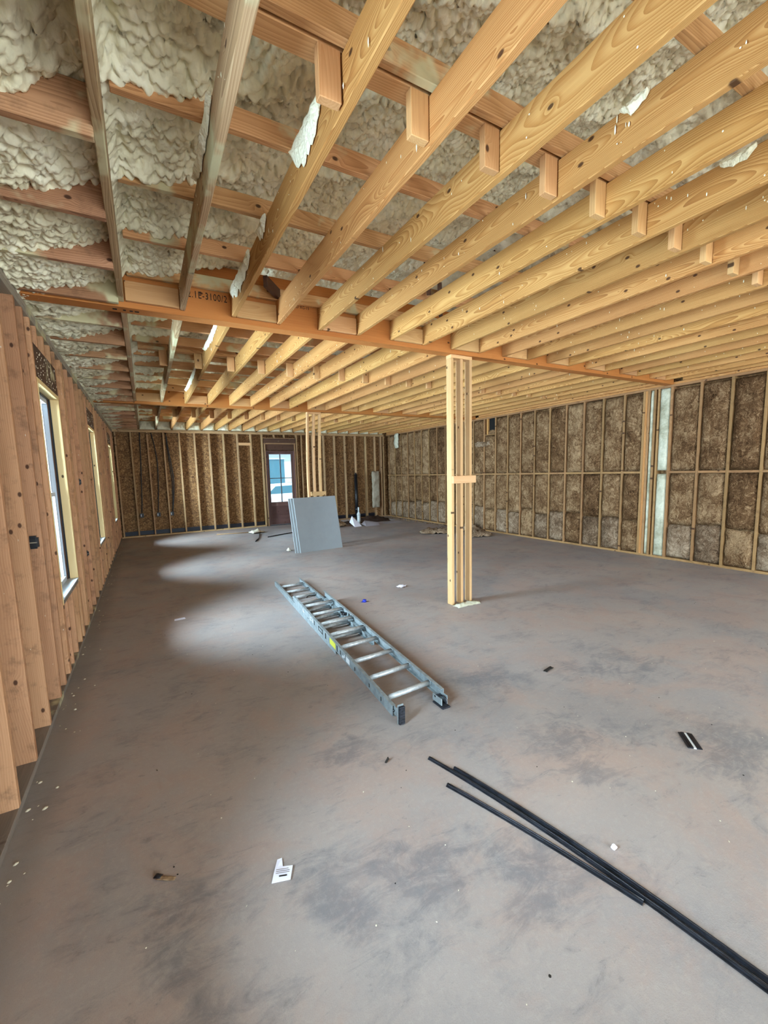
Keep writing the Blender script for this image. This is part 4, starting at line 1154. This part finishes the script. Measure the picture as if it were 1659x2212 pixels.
crumple('insulation_scrap', 7.15, 7.80, 0.55, 0.42, 0.13, M['batt_grey'], 'lump of loose insulation right of the nearer post', 'insulation', 33, -0.2, 14, 12, 0.07)
crumple('insulation_scrap', 7.55, 8.60, 0.40, 0.45, 0.16, M['batt_grey'], 'lump of loose insulation against the right wall', 'insulation', 34, 0.2, 14, 12, 0.08)
t = empty('metal_offcut', (3.35, 11.4, 0), label='short black rod lying on the floor by the drywall stack', cat='rod')
tube('rod_body', [(-0.62, -0.42, 0.012), (0.1, -0.05, 0.012), (0.55, 0.16, 0.012)], 0.014, M['black_metal'], t, 8)
t = empty('metal_offcut', (2.45, 11.0, 0), label='short black rod pointing towards the door', cat='rod')
tube('rod_body', [(-0.16, -0.55, 0.012), (0.02, -0.1, 0.012), (0.25, 0.75, 0.012)], 0.014, M['black_metal'], t, 8)
crumple('paper_scrap', 2.68, 12.05, 0.34, 0.28, 0.05, M['chip'], 'dirty crumpled wrapper on the floor before the door', 'paper', 35, 0.3, amp=0.05)
t = empty('wood_offcut', (2.2, 12.3, 0), label='thin wooden lath on the floor left of the door', cat='lath')
tube('lath_body', [(-0.55, 0.1, 0.012), (0.35, -0.1, 0.012)], 0.014, M['stud_b'], t, 6)
crumple('foam_chip', 2.60, 8.72, 0.07, 0.12, 0.06, M['chip'], 'white foam chip at the left foot of the drywall stack', 'scrap', 36)
# crumbs of foam along the left wall
sp_list = []
for _ in range(110):
    yy = R.uniform(1.3, 12.5); r = R.choice((0.002, 0.003, 0.004, 0.008)) * R.uniform(0.7, 1.3)
    sp_list.append(((XL + abs(R.gauss(0, 0.06)) + 0.022, yy, 0.001), (0, 0, 1), r, r * R.uniform(1, 1.6)))
c = specks('foam_crumbs', None, sp_list, M['chip']); tag(c, 'pale foam crumbs scattered along the foot of the left wall', 'crumbs', kind='stuff')
def clear(x, y):
    return not (1.2 < x < 2.1 and 2.0 < y < 6.3) and not (abs(x - 2.73) < 0.15 and abs(y - 1.16) < 0.15) and not (1.15 < x < 1.75 and y < 1.95)
sp_list = [((R.uniform(-0.2, 5.5), R.uniform(0.4, 8), 0.0005), (0, 0, 1), R.uniform(0.001, 0.004), R.uniform(0.002, 0.006)) for _ in range(260)]
sp_list = [q for q in sp_list if clear(q[0][0], q[0][1])]
c = specks('floor_crumbs', None, sp_list, M['chip']); tag(c, 'tiny pale crumbs scattered over the open floor', 'crumbs', kind='stuff')
sp_list = [((R.uniform(-0.2, 6), R.uniform(0.4, 8), 0.0005), (0, 0, 1), R.uniform(0.002, 0.005), R.uniform(0.002, 0.006)) for _ in range(120)]
sp_list = [q for q in sp_list if clear(q[0][0], q[0][1])]
c = specks('dark_crumbs', None, sp_list, M['ink']); tag(c, 'tiny dark crumbs scattered over the open floor', 'crumbs', kind='stuff')
sp_list = [((R.uniform(XR - 0.35, XR - 0.07), R.uniform(9.5, 12.9), 0.001), (0, 0, 1), R.uniform(0.015, 0.05), R.uniform(0.02, 0.06)) for _ in range(70)]
c = specks('insulation_crumbs', None, sp_list, M['batt_grey']); tag(c, 'tufts of insulation along the foot of the right wall', 'crumbs', kind='stuff')

# ================================================================== OUTSIDE
g_ = boxes_obj('ground', [(-60, 60, -60, 80, -0.45, -0.40)], M['ground']); tag(g_, 'bare sandy ground outside', kind='structure')
s_ = boxes_obj('slab_edge', [(XL - 0.16, XR + 0.16, YF, D + 0.16, -0.40, -0.21)], M['floor']); s_.parent = floor
hs = empty('neighbour_house', (14.5, 38, -0.4), label='pale house seen through the door glass', cat='house')
boxes_obj('wall', [(-7, 7, 0, 6, 0, 4.4)], M['siding'], hs)
obj_from('roof', [(-7.8, -0.8, 4.3), (7.8, -0.8, 4.3), (7.8, 6.8, 4.3), (-7.8, 6.8, 4.3), (-5, 3, 7.6), (5, 3, 7.6)], [(0, 1, 5, 4), (1, 2, 5), (2, 3, 4, 5), (3, 0, 4), (3, 2, 1, 0)], M['roof'], hs)
for (a, b, z0, z1) in ((-5.2, -3.2, 1.2, 3.4), (-1.2, 1.0, 1.0, 3.4), (3.0, 5.0, 1.2, 3.4)):
    w = boxes_obj('window', [(a, b, -0.06, 0.02, z0, z1)], M['teal'], hs)
    boxes_obj('window_trim', [(a - 0.12, b + 0.12, -0.08, 0.0, z1, z1 + 0.14)], M['vinyl'], w)
    boxes_obj('window_trim', [(a - 0.12, b + 0.12, -0.08, 0.0, z0 - 0.14, z0)], M['vinyl'], w)
def parked_car(x, y, rot, mat, label):
    t = empty('parked_car', (x, y, -0.4), label=label, cat='car'); t.rotation_euler.z = rot
    side = [(-2.2, 0.35), (-2.25, 0.85), (-1.5, 1.0), (-0.9, 1.5), (0.7, 1.55), (1.5, 1.05), (2.2, 0.95), (2.3, 0.4)]
    vs = [(a, s, b) for s in (-0.85, 0.85) for a, b in side]; n = len(side)
    fs = [(i, (i + 1) % n, n + (i + 1) % n, n + i) for i in range(n)] + [tuple(range(n))[::-1], tuple(n + i for i in range(n))]
    obj_from('car_body', vs, fs, mat, t)
    for s in (-1, 1):
        vs = [(a, 0.862 * s, b) for a, b in ((-1.3, 1.02), (-0.85, 1.42), (0.65, 1.46), (1.2, 1.05))]
        obj_from('side_window', vs, [(0, 1, 2, 3)], M['teal'], t)
        for a in (-1.4, 1.4):
            tube('wheel', [(a, s * 0.72, 0.34), (a, s * 0.9, 0.34)], 0.34, M['black_plastic'], t, 18)
    return t
parked_car(6.8, 23.0, 0.1, M['vinyl'], 'white car parked outside the door')
parked_car(9.6, 27.5, 0.2, M['teal'], 'dark blue car parked behind the white one')
def tree(x, y, h, label):
    t = empty('tree', (x, y, -0.4), label=label, cat='tree', group='trees beyond the neighbouring house')
    tube('trunk', [(0, 0, 0), (0.1, 0, h * 0.3), (0, 0.1, h * 0.6)], 0.2, M['card'], t, 8, rads=[0.28, 0.2, 0.12])
    rr = random.Random(int(x * 10)); bm = bmesh.new()
    for _ in range(16):
        r = bmesh.ops.create_icosphere(bm, subdivisions=2, radius=rr.uniform(0.7, 1.5))
        off = Vector((rr.gauss(0, 1.3), rr.gauss(0, 1.3), h * 0.62 + rr.uniform(-1, 2.2)))
        for v in r['verts']:
            v.co = v.co * (1 + 0.3 * noise.noise(v.co * 2.5 + off)) + off
    bm_obj('crown', bm, M['leaf'], t)
tree(4.0, 46, 9, 'green tree left of the pale house')
tree(24, 52, 10, 'green tree right of the pale house')
tree(-9, 9, 8, 'green tree outside the left windows')
